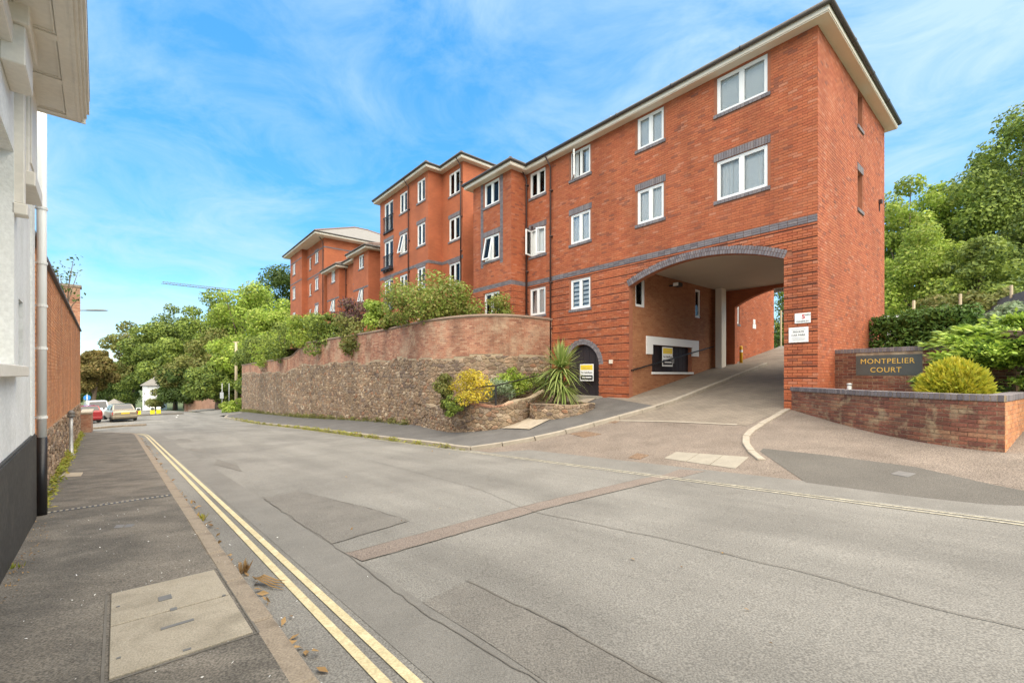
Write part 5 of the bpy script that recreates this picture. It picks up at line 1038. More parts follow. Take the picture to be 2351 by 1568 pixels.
def shrub(name, label, cat, base, radii, m, seed, nleaf, size, group=None, k=14, rel=.42, up=.25, aspect=.6, lift=.9, stems=5, droop=0.0, shell=.4):
    rng = np.random.default_rng(seed); root = empty(name, base, rng.uniform(0, 6) if abs(radii[0] - radii[1]) < .3 else 0, label, cat, group); cl = clump_set(radii, k, rng, rel, bottom=-.7); cl = [(c + np.array([0, 0, radii[2] * lift]), r) for c, r in cl]
    sb = MB()
    for i in range(stems): c = cl[i % len(cl)][0]; sb.tube([(rng.normal(0, radii[0] * .12), rng.normal(0, radii[1] * .12), -.1), tuple(c * .55), tuple(c)], [.03, .02, .008], 5)
    sb.build('stem', 'bark', root); link('foliage', clumps_mesh(cl, nleaf, size, rng, aspect, 'foliage', shell=shell, up=up, droop=droop), m, root); return root
def ground_z(x, y): s, t = toST(x, y); return base_h(s, t)
# background trees: picture column, top row, half-width in px, depth, kind
BT = [(214, 803, 36, 74, 'leaf_brown', 'broad brownish tree just right of the orange wall', .85), (262, 838, 34, 96, 'leaf_mid', 'smaller green tree behind the brownish tree', 1), (306, 752, 52, 92, 'leaf_olive', 'tall olive tree left of the white lodge', 1),
      (360, 742, 50, 84, 'leaf_mid', 'round green tree right above the white lodge roof', 1), (425, 702, 56, 88, 'leaf_mid', 'large green tree with thin top shoots below the crane', 1), (402, 770, 54, 78, 'leaf_fern', 'light green spreading tree in front over the lodge', 1),
      (500, 680, 60, 80, 'leaf_fern', 'fresh green tree in the middle of the wooded bank', 1), (468, 770, 60, 70, 'leaf_olive', 'low olive tree over the dark lane', 1), (560, 655, 66, 74, 'leaf_bright', 'bright green tree left of the far block', 1),
      (622, 612, 58, 88, 'leaf_dark', 'tallest dark green tree beside the far block', 1), (640, 690, 46, 62, 'leaf_bright', 'yellow-green tree beside the far block wall', 1), (545, 770, 56, 60, 'leaf_bright', 'light green tree behind the telegraph pole', 1),
      (432, 822, 50, 68, 'leaf_dark', 'dark tree hanging over the lane mouth', 1), (500, 830, 46, 58, 'leaf_mid', 'dark green tree above the garden wall', 1), (590, 790, 44, 52, 'leaf_fern', 'feathery tree at the end of the stone wall', 1), (285, 850, 34, 110, 'leaf_dark', 'far dark tree in the gap over the parked cars', 1), (340, 800, 44, 100, 'leaf_dark', 'dark green tree behind the white lodge', 1)]
for i, (u, v, hw, Y, m_, lab, q) in enumerate(BT):
    x, y, zt_ = px(u, v, Y); zb = ground_z(x, y) ; H_ = zt_ - zb; co = math.cos(math.atan2(abs(x), y)); rr = hw / FPX * Y * co * 1.32
    rz_ = min(H_ * .46, rr * 1.25) if H_ * .46 > rr * .8 else H_ * .46
    tree('tree', lab, 'tree', (x, y, zb), H_, (rr, rr, max(rz_, H_ * .40)), m_, 100 + i, 19000 if Y < 85 else 15000, .34 * Y / 75 + .05, 'trees on the bank beyond the stone wall', k=38, rel=.29, trunk_r=.3)
# big trees on the right behind the gable
RT = [(2048, 452, 60, 34, 'leaf_fern', 'green tree half hidden by the gable edge', 12000, .22), (2085, 412, 78, 31, 'leaf_bright', 'bright green tree right behind the gable', 20000, .22), (2192, 398, 92, 33, 'leaf_bright', 'light green tree right of the one behind the gable', 22000, .23), (2335, 272, 128, 30, 'leaf_fern', 'tallest leafy tree at the right edge', 30000, .22), (2262, 350, 88, 34, 'leaf_fern', 'rounded tree between the light green and the tallest tree', 22000, .23), (2125, 540, 88, 27, 'leaf_bright', 'lower leafy tree above the laurel hedge', 18000, .18), (2250, 530, 100, 25, 'leaf_fern', 'lower spreading tree at the right above the brambles', 20000, .18), (2380, 470, 100, 27, 'leaf_mid', 'darker tree cut off by the right edge', 14000, .2), (1800, 640, 40, 44, 'leaf_mid', 'tree seen through the archway gap', 6000, .22), (1845, 560, 60, 60, 'leaf_dark', 'far tree behind the archway gap', 6000, .3)]
for i, (u, v, hw, Y, m_, lab, nl_, ls) in enumerate(RT):
    x, y, zt_ = px(u, v, Y); zb = 2.6; H_ = zt_ - zb; co = math.cos(math.atan2(abs(x), y)); rr = hw / FPX * Y * co * 1.1
    tree('tree', lab, 'tree', (x, y, zb), H_, (rr, rr, H_ * .47), m_, 300 + i, nl_, ls, 'trees behind the right end of the flats', k=44, rel=.30, trunk_r=.2)
def at(u, v, Y): return px(u, v, Y)
def sh(u, vb, Y, hw, hpx, m_, label, seed, nl, size, name='shrub', **kw):
    x, y, z = px(u, vb, Y); co = math.cos(math.atan2(abs(x), y)); r = hw / FPX * Y * co; h = hpx / FPX * Y; return shrub(name, label, 'shrub', (x, y, z), (r, r * kw.pop('deep', .85), h / 1.75), m_, seed, nl, size, **kw)
# terrace shrubs
sh(998, 752, 20.3, 130, 90, 'leaf_photinia', 'large rounded pink-tipped shrub on the terrace', 1, 15000, .12, k=34, rel=.34, lift=.85, deep=.7)
sh(1155, 728, 19.0, 40, 46, 'leaf_photinia', 'small airy shrub below the bay window', 2, 1500, .10, k=12, shell=.2)
sh(868, 752, 24.5, 33, 62, 'leaf_lime', 'bright lime shrub left of the large rounded shrub', 3, 2600, .15)
sh(815, 752, 27.5, 42, 68, 'leaf_purple', 'dark purple bush in front of the far block', 4, 3200, .13, shell=.15, k=18)
for i, (u, v, Y, hw, h, m_, lab) in enumerate([(815, 815, 26.0, 50, 92, 'leaf_olive', 'olive shrub trailing over the wall top below the purple bush'), (750, 815, 29.8, 42, 92, 'leaf_fern', 'green shrub trailing over the wall between the leafy bushes'), (700, 800, 32.5, 36, 66, 'leaf_bright', 'bright leafy bush on the wall left of the trailing shrubs'), (650, 828, 36.5, 46, 92, 'leaf_fern', 'large leafy bush spilling over the swept wall end'), (607, 850, 40.5, 40, 92, 'leaf_bright', 'yellow-green bush at the low end of the wall'), (580, 860, 46, 30, 80, 'leaf_mid', 'green bush at the very end of the wall'), (905, 758, 22.5, 26, 34, 'leaf_photinia', 'low reddish shrub at the wall edge'), (775, 760, 31, 34, 40, 'leaf_fern', 'low green hedge shrub in front of the far block'), (722, 770, 35, 40, 42, 'leaf_mid', 'green shrub under the far block windows')]):
    sh(u, v, Y, hw, h, m_, lab, 20 + i, 3600, .16, k=16, droop=.6 if 'trail' in lab else 0, deep=1.0)
# bed shrubs
for i, (u, vb, Y, hw, h, m_, lab, nl_, sz) in enumerate([(1022, 945, 15.5, 30, 88, 'leaf_olive', 'dark leafy shrub tumbling over the left end of the low wall', 2400, .09), (1075, 925, 15.1, 44, 66, 'leaf_yellow', 'yellow flowering shrub in the bed', 2800, .07), (1148, 918, 15.9, 40, 42, 'leaf_grey', 'grey-green shrub behind the railing', 2000, .07), (1184, 905, 16.4, 36, 58, 'leaf_bright', 'glossy green shrub right of the yellow one', 2400, .09), (1232, 905, 17.2, 26, 46, 'leaf_mid', 'small dark shrub behind the palm', 1200, .08), (1040, 955, 15.0, 22, 42, 'leaf_fern', 'trailing plant hanging to the pavement', 1500, .07)]):
    sh(u, vb, Y, hw, h, m_, lab, 40 + i, nl_, sz, deep=.8)
# right-hand planting
def hedge_box(label, base, rz, lx, ly, h, m_, seed, n, size):
    rng = np.random.default_rng(seed); root = empty('hedge', base, rz, label, 'hedge'); cl = []
    for i in range(int(lx / .3) + 1):
        for k in range(int(h / .3) + 1):
            for j in (0, 1): cl.append((np.array([-lx / 2 + i * .3 + rng.normal(0, .06), (-ly / 2 + .15) if j == 0 else rng.uniform(-ly / 4, ly / 3), min(k * .3 + .1, h - .15) + rng.normal(0, .07)]), np.array([.27, .22, .24]) * rng.uniform(.8, 1.25)))
    sb = MB()
    for i in range(5): sb.tube([(-lx / 2 + lx * (i + .5) / 5, 0, -.1), (-lx / 2 + lx * (i + .5) / 5, 0, h * .6)], [.04, .02], 5)
    sb.build('stem', 'bark', root); link('foliage', clumps_mesh(cl, n, size, rng, .5, 'foliage', shell=.5, up=.3), m_, root)
_a = np.array(px(2034, 790, 14.6)[:2]); _b = np.array(px(2225, 790, 12.6)[:2]); hedge_box('dark glossy laurel hedge behind the name wall', (*((_a + _b) / 2), 1.0), math.atan2(_b[1] - _a[1], _b[0] - _a[0]), float(np.linalg.norm(_b - _a)), 1.1, 2.45, 'leaf_laurel', 60, 26000, .115)
sh(2300, 772, 13.2, 70, 66, 'leaf_grey', 'pale green viburnum behind the juniper', 61, 3600, .12, k=18)
sh(2180, 745, 22, 110, 60, 'leaf_olive', 'brambly bank below the trees', 62, 4500, .17, k=22, deep=.5); sh(2320, 745, 21, 90, 70, 'leaf_olive', 'reddish brambles at the right edge', 63, 3000, .17, k=16, deep=.5)
sh(1788, 808, 33, 20, 44, 'leaf_laurel', 'clipped green hedge seen through the archway', 64, 1600, .14, name='hedge', k=10)
sh(532, 951, 49, 23, 40, 'leaf_bright', 'rounded clipped bush at the end of the stone wall', 65, 2600, .2, name='round_bush', k=14); sh(362, 945, 68, 22, 44, 'leaf_olive', 'dark hedge in front of the white lodge', 66, 2000, .26, name='hedge')
for i, (u, v, Y, hw, h, m_, lab) in enumerate([(400, 925, 76, 30, 62, 'leaf_dark', 'dark bush in the shade right of the white lodge'), (300, 940, 84, 38, 72, 'leaf_mid', 'green bush left of the white lodge'), (250, 938, 88, 44, 66, 'leaf_dark', 'dark bush behind the parked cars'), (450, 905, 72, 34, 60, 'leaf_dark', 'dark bush over the garden wall end'), (205, 930, 80, 36, 60, 'leaf_dark', 'dark bush under the brownish tree')]): sh(u, v, Y, hw, h, m_, lab, 400 + i, 3000, .34, k=16)
def spiky(name, label, base, r, h, m_, seed, n, ln):
    rng = np.random.default_rng(seed); root = empty(name, base, 0, label, 'shrub'); d = rng.normal(0, 1, (n, 3)); d /= np.linalg.norm(d, axis=1)[:, None]; d[:, 2] = np.abs(d[:, 2]) * 1.0 - .25 * (rng.random(n) < .3)
    q = (.55 + .45 * rng.random(n) ** .5)[:, None]; P = d * q * np.array([r, r, h * .92]) + np.array([0, 0, h * .08]); D = d * .8 + np.array([0, 0, .55]) + rng.normal(0, .35, (n, 3)); D /= np.linalg.norm(D, axis=1)[:, None]
    S = np.cross(D, rng.normal(0, 1, (n, 3))); S /= np.linalg.norm(S, axis=1)[:, None]; Ln = ln * rng.uniform(.6, 1.4, (n, 1)); V = np.stack([P, P + D * Ln * .5 + S * Ln * .16, P + D * Ln, P + D * Ln * .5 - S * Ln * .16], 1).reshape(-1, 3)
    link('foliage', fastmesh('foliage', V, np.arange(4 * n).reshape(-1, 4)), m_, root); MB().tube([(0, 0, -.05), (0, 0, h * .7)], [.05, .02], 6).build('stem', 'bark', root); link('inner_foliage', clumps_mesh([((0, 0, h * .45), (r * .7, r * .7, h * .45))], n // 4, ln * .8, rng, .4, 'inner_foliage'), 'leaf_fern', root); return root
x, y, z = px(2190, 905, 8.55); spiky('golden_conifer', 'rounded golden dwarf conifer in the brick planter', (x, y, 1.12), .50, .74, 'leaf_gold', 70, 7500, .11)
def juniper(base, seed):
    rng = np.random.default_rng(seed); root = empty('juniper', base, 0, 'spreading green juniper with layered branches at the right edge', 'shrub'); Vs = []; mb = MB(); tot = 0; Fs = []
    for b in range(78):
        az = rng.uniform(-math.pi, math.pi); lay = rng.integers(0, 5); z0 = [.05, .28, .52, .78, 1.0][lay] + rng.normal(0, .05); ln = [1.5, 1.75, 1.7, 1.5, 1.1][lay] * rng.uniform(.7, 1.12); dirv = np.array([math.cos(az), math.sin(az), 0]); side = np.array([-dirv[1], dirv[0], 0])
        tip = lambda f: dirv * ln * f + np.array([0, 0, z0 + .22 * f - .20 * f * f * (1.2 if lay < 2 else .5)])
        mb.tube([tuple(tip(0)), tuple(tip(.5)), tuple(tip(.95))], [.03, .018, .006], 5)
        n = 620; f = .18 + .82 * rng.random(n) ** .7; wdt = .42 * (1 - (f - .55) ** 2 * 2.2); off = rng.normal(0, 1, n) * wdt * .45; P = np.array([tip(q) for q in f]) + side * off[:, None] + rng.normal(0, .035, (n, 3))
        D = dirv + side * (off * 1.8)[:, None] + rng.normal(0, .25, (n, 3)) + np.array([0, 0, .05]); D /= np.linalg.norm(D, axis=1)[:, None]; S = np.cross(D, np.array([0, 0, 1]) + rng.normal(0, .4, (n, 3))); S /= np.linalg.norm(S, axis=1)[:, None]; Ln = rng.uniform(.07, .18, (n, 1))
        V = np.stack([P, P + D * Ln * .5 + S * Ln * .17, P + D * Ln, P + D * Ln * .5 - S * Ln * .17], 1).reshape(-1, 3); Vs.append(V); tot += n
    link('foliage', fastmesh('foliage', np.concatenate(Vs), np.arange(4 * tot).reshape(-1, 4)), 'leaf_juniper', root); mb.build('branch', 'bark', root)
juniper((*px(2352, 900, 9.3)[:2], 1.13), 71); bpy.data.objects['juniper'].scale = (1.1, 1.1, 1.3)
# palm-like cordyline
def cordyline(base, seed):
    rng = np.random.default_rng(seed); root = empty('cordyline_palm', base, 0, 'cordyline palm with sword leaves in the stone planter', 'palm')
    MB().tube([(0, 0, -.1), (.02, 0, .5), (.0, .02, 1.05)], [.10, .085, .07], 8).build('trunk', 'bark', root); heads = [((0, 0, 1.18), 230, 1.08, 1), ((-.12, .1, .78), 170, .95, .15), ((.06, -.05, .58), 110, .85, -.2)]
    Vs = []; Fs = []; c = 0
    for h, n, ln0, upb in heads:
        for i in range(n):
            az = rng.uniform(0, 2 * math.pi); el = rng.uniform(-.35, 1.45) if upb > .5 else rng.uniform(-.6, .8); ln = ln0 * rng.uniform(.75, 1.1); d = np.array([math.cos(az) * math.cos(el), math.sin(az) * math.cos(el), math.sin(el)]); s = np.array([-math.sin(az), math.cos(az), 0]); p = np.array(h) + d * .04; wd_ = rng.uniform(.02, .034); k = 6; droop = rng.uniform(.10, .5) * (1.2 - el * .5)
            for j in range(k + 1):
                f = j / k; q = p + d * ln * f + np.array([0, 0, -droop * f * f * ln]); ww = wd_ * (1 - f ** 3) * (1 if f > .05 else .6); Vs += [q + s * ww, q - s * ww]
            for j in range(k): Fs.append((c + 2 * j, c + 2 * j + 1, c + 2 * j + 3, c + 2 * j + 2))
            c += 2 * (k + 1)
    link('leaves', fastmesh('leaves', Vs, Fs), 'leaf_sword', root)
cordyline((*AB(6.75, -2.3), .62), 72)
# weeds and wall plants
def weeds(name, label, pts, n, m_, size, spread, h, seed, zf):
    rng = np.random.default_rng(seed); P0 = np.array([pts[i] for i in rng.integers(0, len(pts), n)]); P0 = P0 + rng.normal(0, spread, (n, 2)); cl = .5 + .5 * np.sin(P0[:, 0] * 3.1) * np.sin(P0[:, 1] * 2.3 + 1); z = np.array([zf(a, b) for a, b in P0]) + rng.random(n) ** 1.6 * h * (.3 + cl)
    keep = (cl > .42) | (rng.random(n) < .25); P0, z = P0[keep], z[keep]; n = len(P0)
    V, F = leaf_quads(np.column_stack([P0, z]), np.tile([0, 0, 1.], (n, 1)), size, .45, rng, .2); o = link(name, fastmesh(name, V, F), m_); return tag(o, label, 'weeds', kind='stuff')
wl = [tuple(p) for p in resample([tuple(Pw0 + dw * u + N1 * .10) for u in (.3, LW - 2)], .1)]; weeds('weeds', 'green weeds along the foot of the orange wall', wl, 4200, 'leaf_weed', .075, .06, .18, 80, lambda a, b: G(a, b) + .1)
wk = [p for p in resample(stline([(44, 7.15), (26, 7.42), (12, 7.32), (10.3, 7.28)]), .1).tolist()]; weeds('weeds', 'weeds growing along the far kerb', wk, 6500, 'leaf_weed', .075, .05, .17, 81, lambda a, b: G(a, b))
wr = [rp.at(u) for u in np.arange(8, rp.L, .1)]; wr = [(a - N1[0] * .12, b - N1[1] * .12) for a, b in wr]; weeds('weeds', 'dry weeds at the foot of the retaining wall', wr, 7500, 'leaf_olive', .10, .10, .28, 82, lambda a, b: G(a, b) + .1)
wn = [p for p in resample(stline([(28, .86), (0, .86)]), .1).tolist()]; weeds('leaf_litter', 'dry leaves and weeds in the near gutter', wn[::1], 260, 'leaf_dry', .07, .05, .03, 83, lambda a, b: G(a, b) + .012)
wq = [p for p in resample(stline([(9, -.72), (2, -.70)]), .1).tolist()]; weeds('leaf_litter', 'small pale debris along the foot of the white house', wq, 420, 'leaf_dry', .022, .07, .01, 84, lambda a, b: G(a, b) + .102)
wz = [p for p in resample([gp(1000, 1030), gp(800, 1200), gp(1700, 1300), gp(1200, 1500)], .3).tolist()]; weeds('leaf_litter', 'few dead leaf bits scattered on the road', wz, 26, 'leaf_dry', .045, .8, .0, 85, lambda a, b: G(a, b) + .014)
wy = [p for p in resample(stline([(2.5, .2), (9, .2)]), .1).tolist()]; weeds('leaf_litter', 'tiny pale specks of litter on the near pavement', wy, 240, 'curtain', .016, .45, .0, 86, lambda a, b: G(a, b) + .101)
def tuft(label, st, n, m_, seed, h=.12):
    rng = np.random.default_rng(seed); x, y = ST(*st); root = empty('weed_tuft', (x, y, G(x, y) + .004), 0, label, 'weed'); Vs = []; Fs = []
    for i in range(n):
        az = rng.uniform(0, 6.28); sp_ = rng.uniform(.1, .9); hh = h * rng.uniform(.5, 1.2); b = rng.normal(0, .025, 2); d = np.array([math.cos(az) * sp_ * hh, math.sin(az) * sp_ * hh, hh]); s = np.array([-math.sin(az), math.cos(az), 0]) * .006; p = np.array([b[0], b[1], 0]); c = len(Vs); Vs += [p - s, p + s, p + d * .6 + s * 1.5, p + d * .6 - s * 1.5, p + d]; Fs += [(c, c + 1, c + 2, c + 3), (c + 3, c + 2, c + 4, c + 4)]
    me = bpy.data.meshes.new('blades'); me.from_pydata([tuple(v) for v in Vs], [], [f if f[2] != f[3] else f[:3] for f in Fs]); link('blades', me, m_, root)
tuft('small green weed in the near gutter below the drain channel', (7.3, .87), 18, 'leaf_weed', 90, .10); tuft('dry weed in the near gutter beside the inspection cover', (4.75, .88), 26, 'leaf_dry', 91, .10); tuft('yellow grass tuft against the black plinth', (6.3, -.74), 60, 'leaf_weed', 93, .13)
dl = empty('dead_leaf', (*ST(4.3, .93), G(*ST(4.3, .93)) + .01), SROT, 'long curled brown dead palm leaf by the yellow lines', 'dead leaf')
for k in range(4): mb = MB(); mb.tube([(-.02, .22 - .03 * k, .008), (.0 + .012 * k, .05, .03 + .01 * k), (.05 + .022 * k, -.12 + .03 * k, .02), (.12 + .02 * k, -.24 + .06 * k, .01)], [.003, .009, .007, .002], 4); mb.build('blade', 'leaf_dry', dl)
# sprig growing on the orange wall's end pier
x, y = OW.location.x + dw[0] * 17.2, OW.location.y + dw[1] * 17.2; shrub('wall_sprig', 'sparse self-sown sprig on top of the orange wall', 'shrub', (x - N1[0] * .3, y - N1[1] * .3, 4.1), (.8, .8, 1.15), 'leaf_dark', 95, 150, .14, k=10, shell=.1, stems=8, lift=1.25)
# ================================================================== VEHICLES AND DISTANT THINGS
def car(label, loc, rz, paint, kind='saloon', cat='car'):
    root = empty('parked_car', loc, rz, label, cat, 'cars parked at the junction'); L_ = 4.5 if kind == 'saloon' else 4.0; W = .87; belt = .92; top = 1.42 if kind != 'van' else 1.75
    if kind == 'saloon': st = [(0, .32, .80, .74), (.12, .26, .93, .82), (.9, .22, .97, W), (2.2, .2, .95, W), (3.4, .22, .90, W), (4.2, .26, .76, .82), (4.46, .34, .62, .70)]; cab = [(.55, .97, .72), (1.15, top - .04, .62), (2.2, top, .63), (2.75, top - .05, .62), (3.45, .93, .74)]
    else: st = [(0, .34, .92, .76), (.08, .26, 1.0, .83), (.9, .22, 1.02, W), (2.2, .2, .98, W), (3.2, .22, .94, W), (3.8, .26, .78, .82), (4.0, .34, .64, .70)]; cab = [(.06, 1.0, .74), (.42, top - .03, .65), (1.6, top, .66), (2.2, top - .06, .64), (3.05, .97, .74)]
    def sec(x, zb, zt, hw): return [(x, -hw * .92, zb), (x, -hw, zb + .18), (x, -hw, zt - .16), (x, -hw * .93, zt), (x, 0, zt + .02), (x, hw * .93, zt), (x, hw, zt - .16), (x, hw, zb + .18), (x, hw * .92, zb)]
    mb = MB(); n = 9
    for s in st: mb.v += sec(*s)
    for i in range(len(st) - 1):
        for j in range(n): mb.f.append((i * n + j, i * n + (j + 1) % n, (i + 1) * n + (j + 1) % n, (i + 1) * n + j))
    mb.f += [tuple(range(n)), tuple((len(st) - 1) * n + j for j in range(n))]; mb.build('body', paint, root, bevel=.02)
    c = MB()
    for x, z, hw in cab: c.v += [(x, -hw, z), (x, hw, z), (x, W * .86, .93), (x, -W * .86, .93)]
    for i in range(len(cab) - 1):
        for j in range(4): c.f.append((i * 4 + j, i * 4 + (j + 1) % 4, (i + 1) * 4 + (j + 1) % 4, (i + 1) * 4 + j))
    c.build('roof', paint, root, bevel=.015)
    def slab(p, name, m_):
        a, b, cc, d = [Vector(q) for q in p]; nn = (b - a).cross(d - a).normalized() * .012; MB().add([tuple(q + nn) for q in (a, b, cc, d)] + [tuple(q - nn) for q in (a, b, cc, d)], [(0, 1, 2, 3), (7, 6, 5, 4), (0, 4, 5, 1), (1, 5, 6, 2), (2, 6, 7, 3), (3, 7, 4, 0)]).build(name, m_, root)
    lerp = lambda a, b, f: tuple(a[i] + (b[i] - a[i]) * f for i in range(3))
    def face(i, m_, name, f0=.1, f1=.9, e=.1):
        x0, z0, h0 = cab[i]; x1, z1, h1 = cab[i + 1]; p = [(x0, -h0, z0), (x0, h0, z0), (x1, h1, z1), (x1, -h1, z1)]; q0, q1, q2, q3 = lerp(p[0], p[3], f0), lerp(p[1], p[2], f0), lerp(p[1], p[2], f1), lerp(p[0], p[3], f1); slab([lerp(q0, q1, e), lerp(q0, q1, 1 - e), lerp(q3, q2, 1 - e), lerp(q3, q2, e)], name, m_)
    face(0, 'glass_dark', 'rear_window', .12, .92, .06); face(3, 'glass_dark', 'windscreen', .08, .92, .06)
    for s in (-1, 1):
        for xa, xb in ((cab[0][0] + .45, 1.95), (2.02, cab[4][0] - .5)):
            za = .98; p = [(xa + .12, s * .79, za), (xb, s * .79, za), (xb - .02, s * .655, top - .12), (xa + .3 if xa < 1.5 else xa, s * .655, top - .12)]; slab(p if s > 0 else p[::-1], 'side_window', 'glass_dark')
        slab([(.06, s * .55, .62), (.06, s * .84, .62), (.10, s * .83, .84), (.08, s * .52, .84)], 'tail_lamp', 'lamp_red'); slab([(L_ - .12, s * .5, .55), (L_ - .2, s * .8, .55), (L_ - .24, s * .8, .68), (L_ - .16, s * .5, .68)], 'headlight', 'chrome')
        for xw in (.85, L_ - .9):
            wh = empty('wheel', (xw, s * .76, .31)); wh.parent = root; M = Matrix.Rotation(R(90), 4, 'X'); ty = MB().lathe([(.2, -.1), (.29, -.1), (.31, -.07), (.31, .07), (.29, .1), (.2, .1)], n=18); ty.v = [tuple(M @ Vector(v)) for v in ty.v]; ty.build('tyre', 'tyre', wh); rm = MB().lathe([(.2, -.085), (.2, .085)], n=14); rm.v = [tuple(M @ Vector(v)) for v in rm.v]; rm.build('rim', 'alloy', wh)
        MB().box(2.95, 3.1, s * .88, s * 1.0, .95, 1.07).build('mirror', 'black_plastic', root)
    MB().box(-.03, .03, -.8, .8, .34, .52).build('bumper', paint, root, bevel=.02); MB().box(-.012 if kind == 'saloon' else .01, .0 if kind == 'saloon' else .03, -.27, .27, .66, .77).build('number_plate', 'plate_yellow', root); MB().box(.2, L_ - .3, -.7, .7, .16, .3).build('underside', 'black_plastic', root); return root
def cz(u, v, Y): x, y, z = px(u, v, Y); return x, y, road(toST(x, y)[0])
x, y, z = cz(288, 970, 37.0); car('gold saloon car seen from behind at the junction', (x, y, z), R(140), 'car_gold')
x, y, z = cz(205, 965, 35.5); car('red hatchback partly hidden by the orange wall', (x, y, z), R(146), 'car_red', 'hatch')
x, y, z = cz(226, 960, 41.5); car('white van-like car between the red and gold cars', (x, y, z), R(140), 'car_white', 'van')
for i, (u, v, lab) in enumerate([(318, 951, 'yellow and white traffic bollard nearest the gold car'), (350, 954, 'middle of the three yellow and white traffic bollards'), (364, 952, 'rightmost of the three yellow and white traffic bollards')]):
    Y = 48 + i * .7; x, y, z = cz(u, v, Y); b = empty('traffic_bollard', (x, y, z), math.atan2(-y, -x) + math.pi / 2, lab, 'bollard', 'traffic bollards on the island')
    MB().box(-.2, .2, -.1, .1, 0, .52).build('base', 'bollard_yellow', b, bevel=.03); MB().box(-.2, .2, -.1, .1, .525, .85).build('head', 'sign_white', b, bevel=.05); M = MB().lathe([(.15, -.01), (.15, .01)], n=16); M.v = [(a, -.112 + c * .3, .68 + bb) for a, bb, c in M.v]; M.build('arrow_disc', 'sign_grey' if i < 2 else 'sign_white', b)
is_ = sheet('traffic_island', stline([(61.0, 1.0), (64.5, 1.0)]), stline([(61.0, 5.6), (64.5, 5.6)]), 'tarmac_path', .1, nu=6, nv=6, thick=.12); struct(is_, 'small kerbed island carrying the bollards', 'traffic island')
# lodge
x, y, z = px(352, 943, 72); z = road(toST(x, y)[0]) - .1; LG = empty('white_lodge', (x, y, z), R(24), 'small white two-storey lodge under the trees', 'house'); LG.scale = (.68, .68, .92)
MB().prism([(-1.9, -.6), (-.7, -1.8), (1.9, -1.8), (1.9, 3), (-1.9, 3)], 0, 4.5).build('wall', 'white_wall', LG)
MB().add([(-2.3, -.8, 4.5), (-.8, -2.3, 4.5), (2.3, -2.3, 4.5), (2.3, 3.4, 4.5), (-2.3, 3.4, 4.5), (.2, .6, 6.0), (.4, 1.4, 6.0), (-2.3, -.8, 4.4), (-.8, -2.3, 4.4), (2.3, -2.3, 4.4), (2.3, 3.4, 4.4), (-2.3, 3.4, 4.4)], [(0, 1, 5), (1, 2, 5), (2, 3, 6, 5), (3, 4, 6), (4, 0, 5, 6), (7, 8, 1, 0), (8, 9, 2, 1), (9, 10, 3, 2), (10, 11, 4, 3), (11, 7, 0, 4), (7, 11, 10, 9, 8)]).build('roof', 'roof_tile', LG)
def lw(p, q, f0, f1, z0, z1, archd=False):
    p, q = Vector((*p, 0)), Vector((*q, 0)); a = p + (q - p) * f0; b = p + (q - p) * f1; nn = Vector(((q - p).y, -(q - p).x, 0)).normalized(); w_ = MB()
    def wb(a, b, z0, z1, d0, d1): w_.add([tuple(a + nn * d0 + Vector((0, 0, z0))), tuple(b + nn * d0 + Vector((0, 0, z0))), tuple(b + nn * d0 + Vector((0, 0, z1))), tuple(a + nn * d0 + Vector((0, 0, z1))), tuple(a + nn * d1 + Vector((0, 0, z0))), tuple(b + nn * d1 + Vector((0, 0, z0))), tuple(b + nn * d1 + Vector((0, 0, z1))), tuple(a + nn * d1 + Vector((0, 0, z1)))], [(0, 1, 2, 3), (4, 7, 6, 5), (0, 4, 5, 1), (1, 5, 6, 2), (2, 6, 7, 3), (3, 7, 4, 0)])
    c = (a + b) / 2; e = (b - a) * .06
    for aa, bb_, y0, y1 in ((a, a + e, z0, z1), (b - e, b, z0, z1), (c - e / 2, c + e / 2, z0, z1), (a, b, z0 - .1, z0), (a, b, z1, z1 + .08)): wb(aa, bb_, y0, y1, .0, .06)
    f = w_.build('window', 'upvc', LG); w_ = MB(); wb(a, b, z0, z1, .0, .03); w_.build('pane', 'glass_dark', f)
lw((-.7, -1.8), (1.9, -1.8), .32, .62, 2.7, 3.8); lw((-.7, -1.8), (1.9, -1.8), .35, .65, .9, 2.0); lw((-1.9, -.6), (-.7, -1.8), .35, .65, 1.0, 1.9); lw((-1.9, -.6), (-.7, -1.8), .38, .62, 2.9, 3.2)
# hut roof beyond the cars
x, y, z = px(262, 935, 66); HT = empty('small_hut', (x, y, road(toST(x, y)[0])), R(30), 'low hut with a grey pyramid roof beyond the cars', 'hut'); HT.scale = (.55, .55, .62); MB().box(-1.9, 1.9, -1.9, 1.9, 0, 1.5).build('wall', 'dark_wood', HT); MB().add([(-2.5, -2.5, 1.5), (2.5, -2.5, 1.5), (2.5, 2.5, 1.5), (-2.5, 2.5, 1.5), (0, 0, 3.2)], [(0, 1, 4), (1, 2, 4), (2, 3, 4), (3, 0, 4), (0, 3, 2, 1)]).build('roof', 'roof_tile', HT)
# garden wall beyond the junction
a_ = np.array(px(428, 942, 67)[:2]); b_ = np.array(px(600, 935, 57)[:2]); dd = (b_ - a_); Lg = float(np.linalg.norm(dd)); dd /= Lg
GW = empty('garden_wall', (*a_, road(toST(*a_)[0]) - .3), math.atan2(dd[1], dd[0]), 'reddish garden wall across the junction behind the telegraph pole', 'wall'); MB().box(0, Lg, 0, .4, 0, 2.8).build('wall', 'brick_garden', GW); MB().box(-.05, Lg, -.05, .45, 2.8, 2.92).build('coping', 'kerb', GW); MB().box(-.35, .35, -.15, .55, 0, 3.0).build('pier', 'brick_garden', GW)
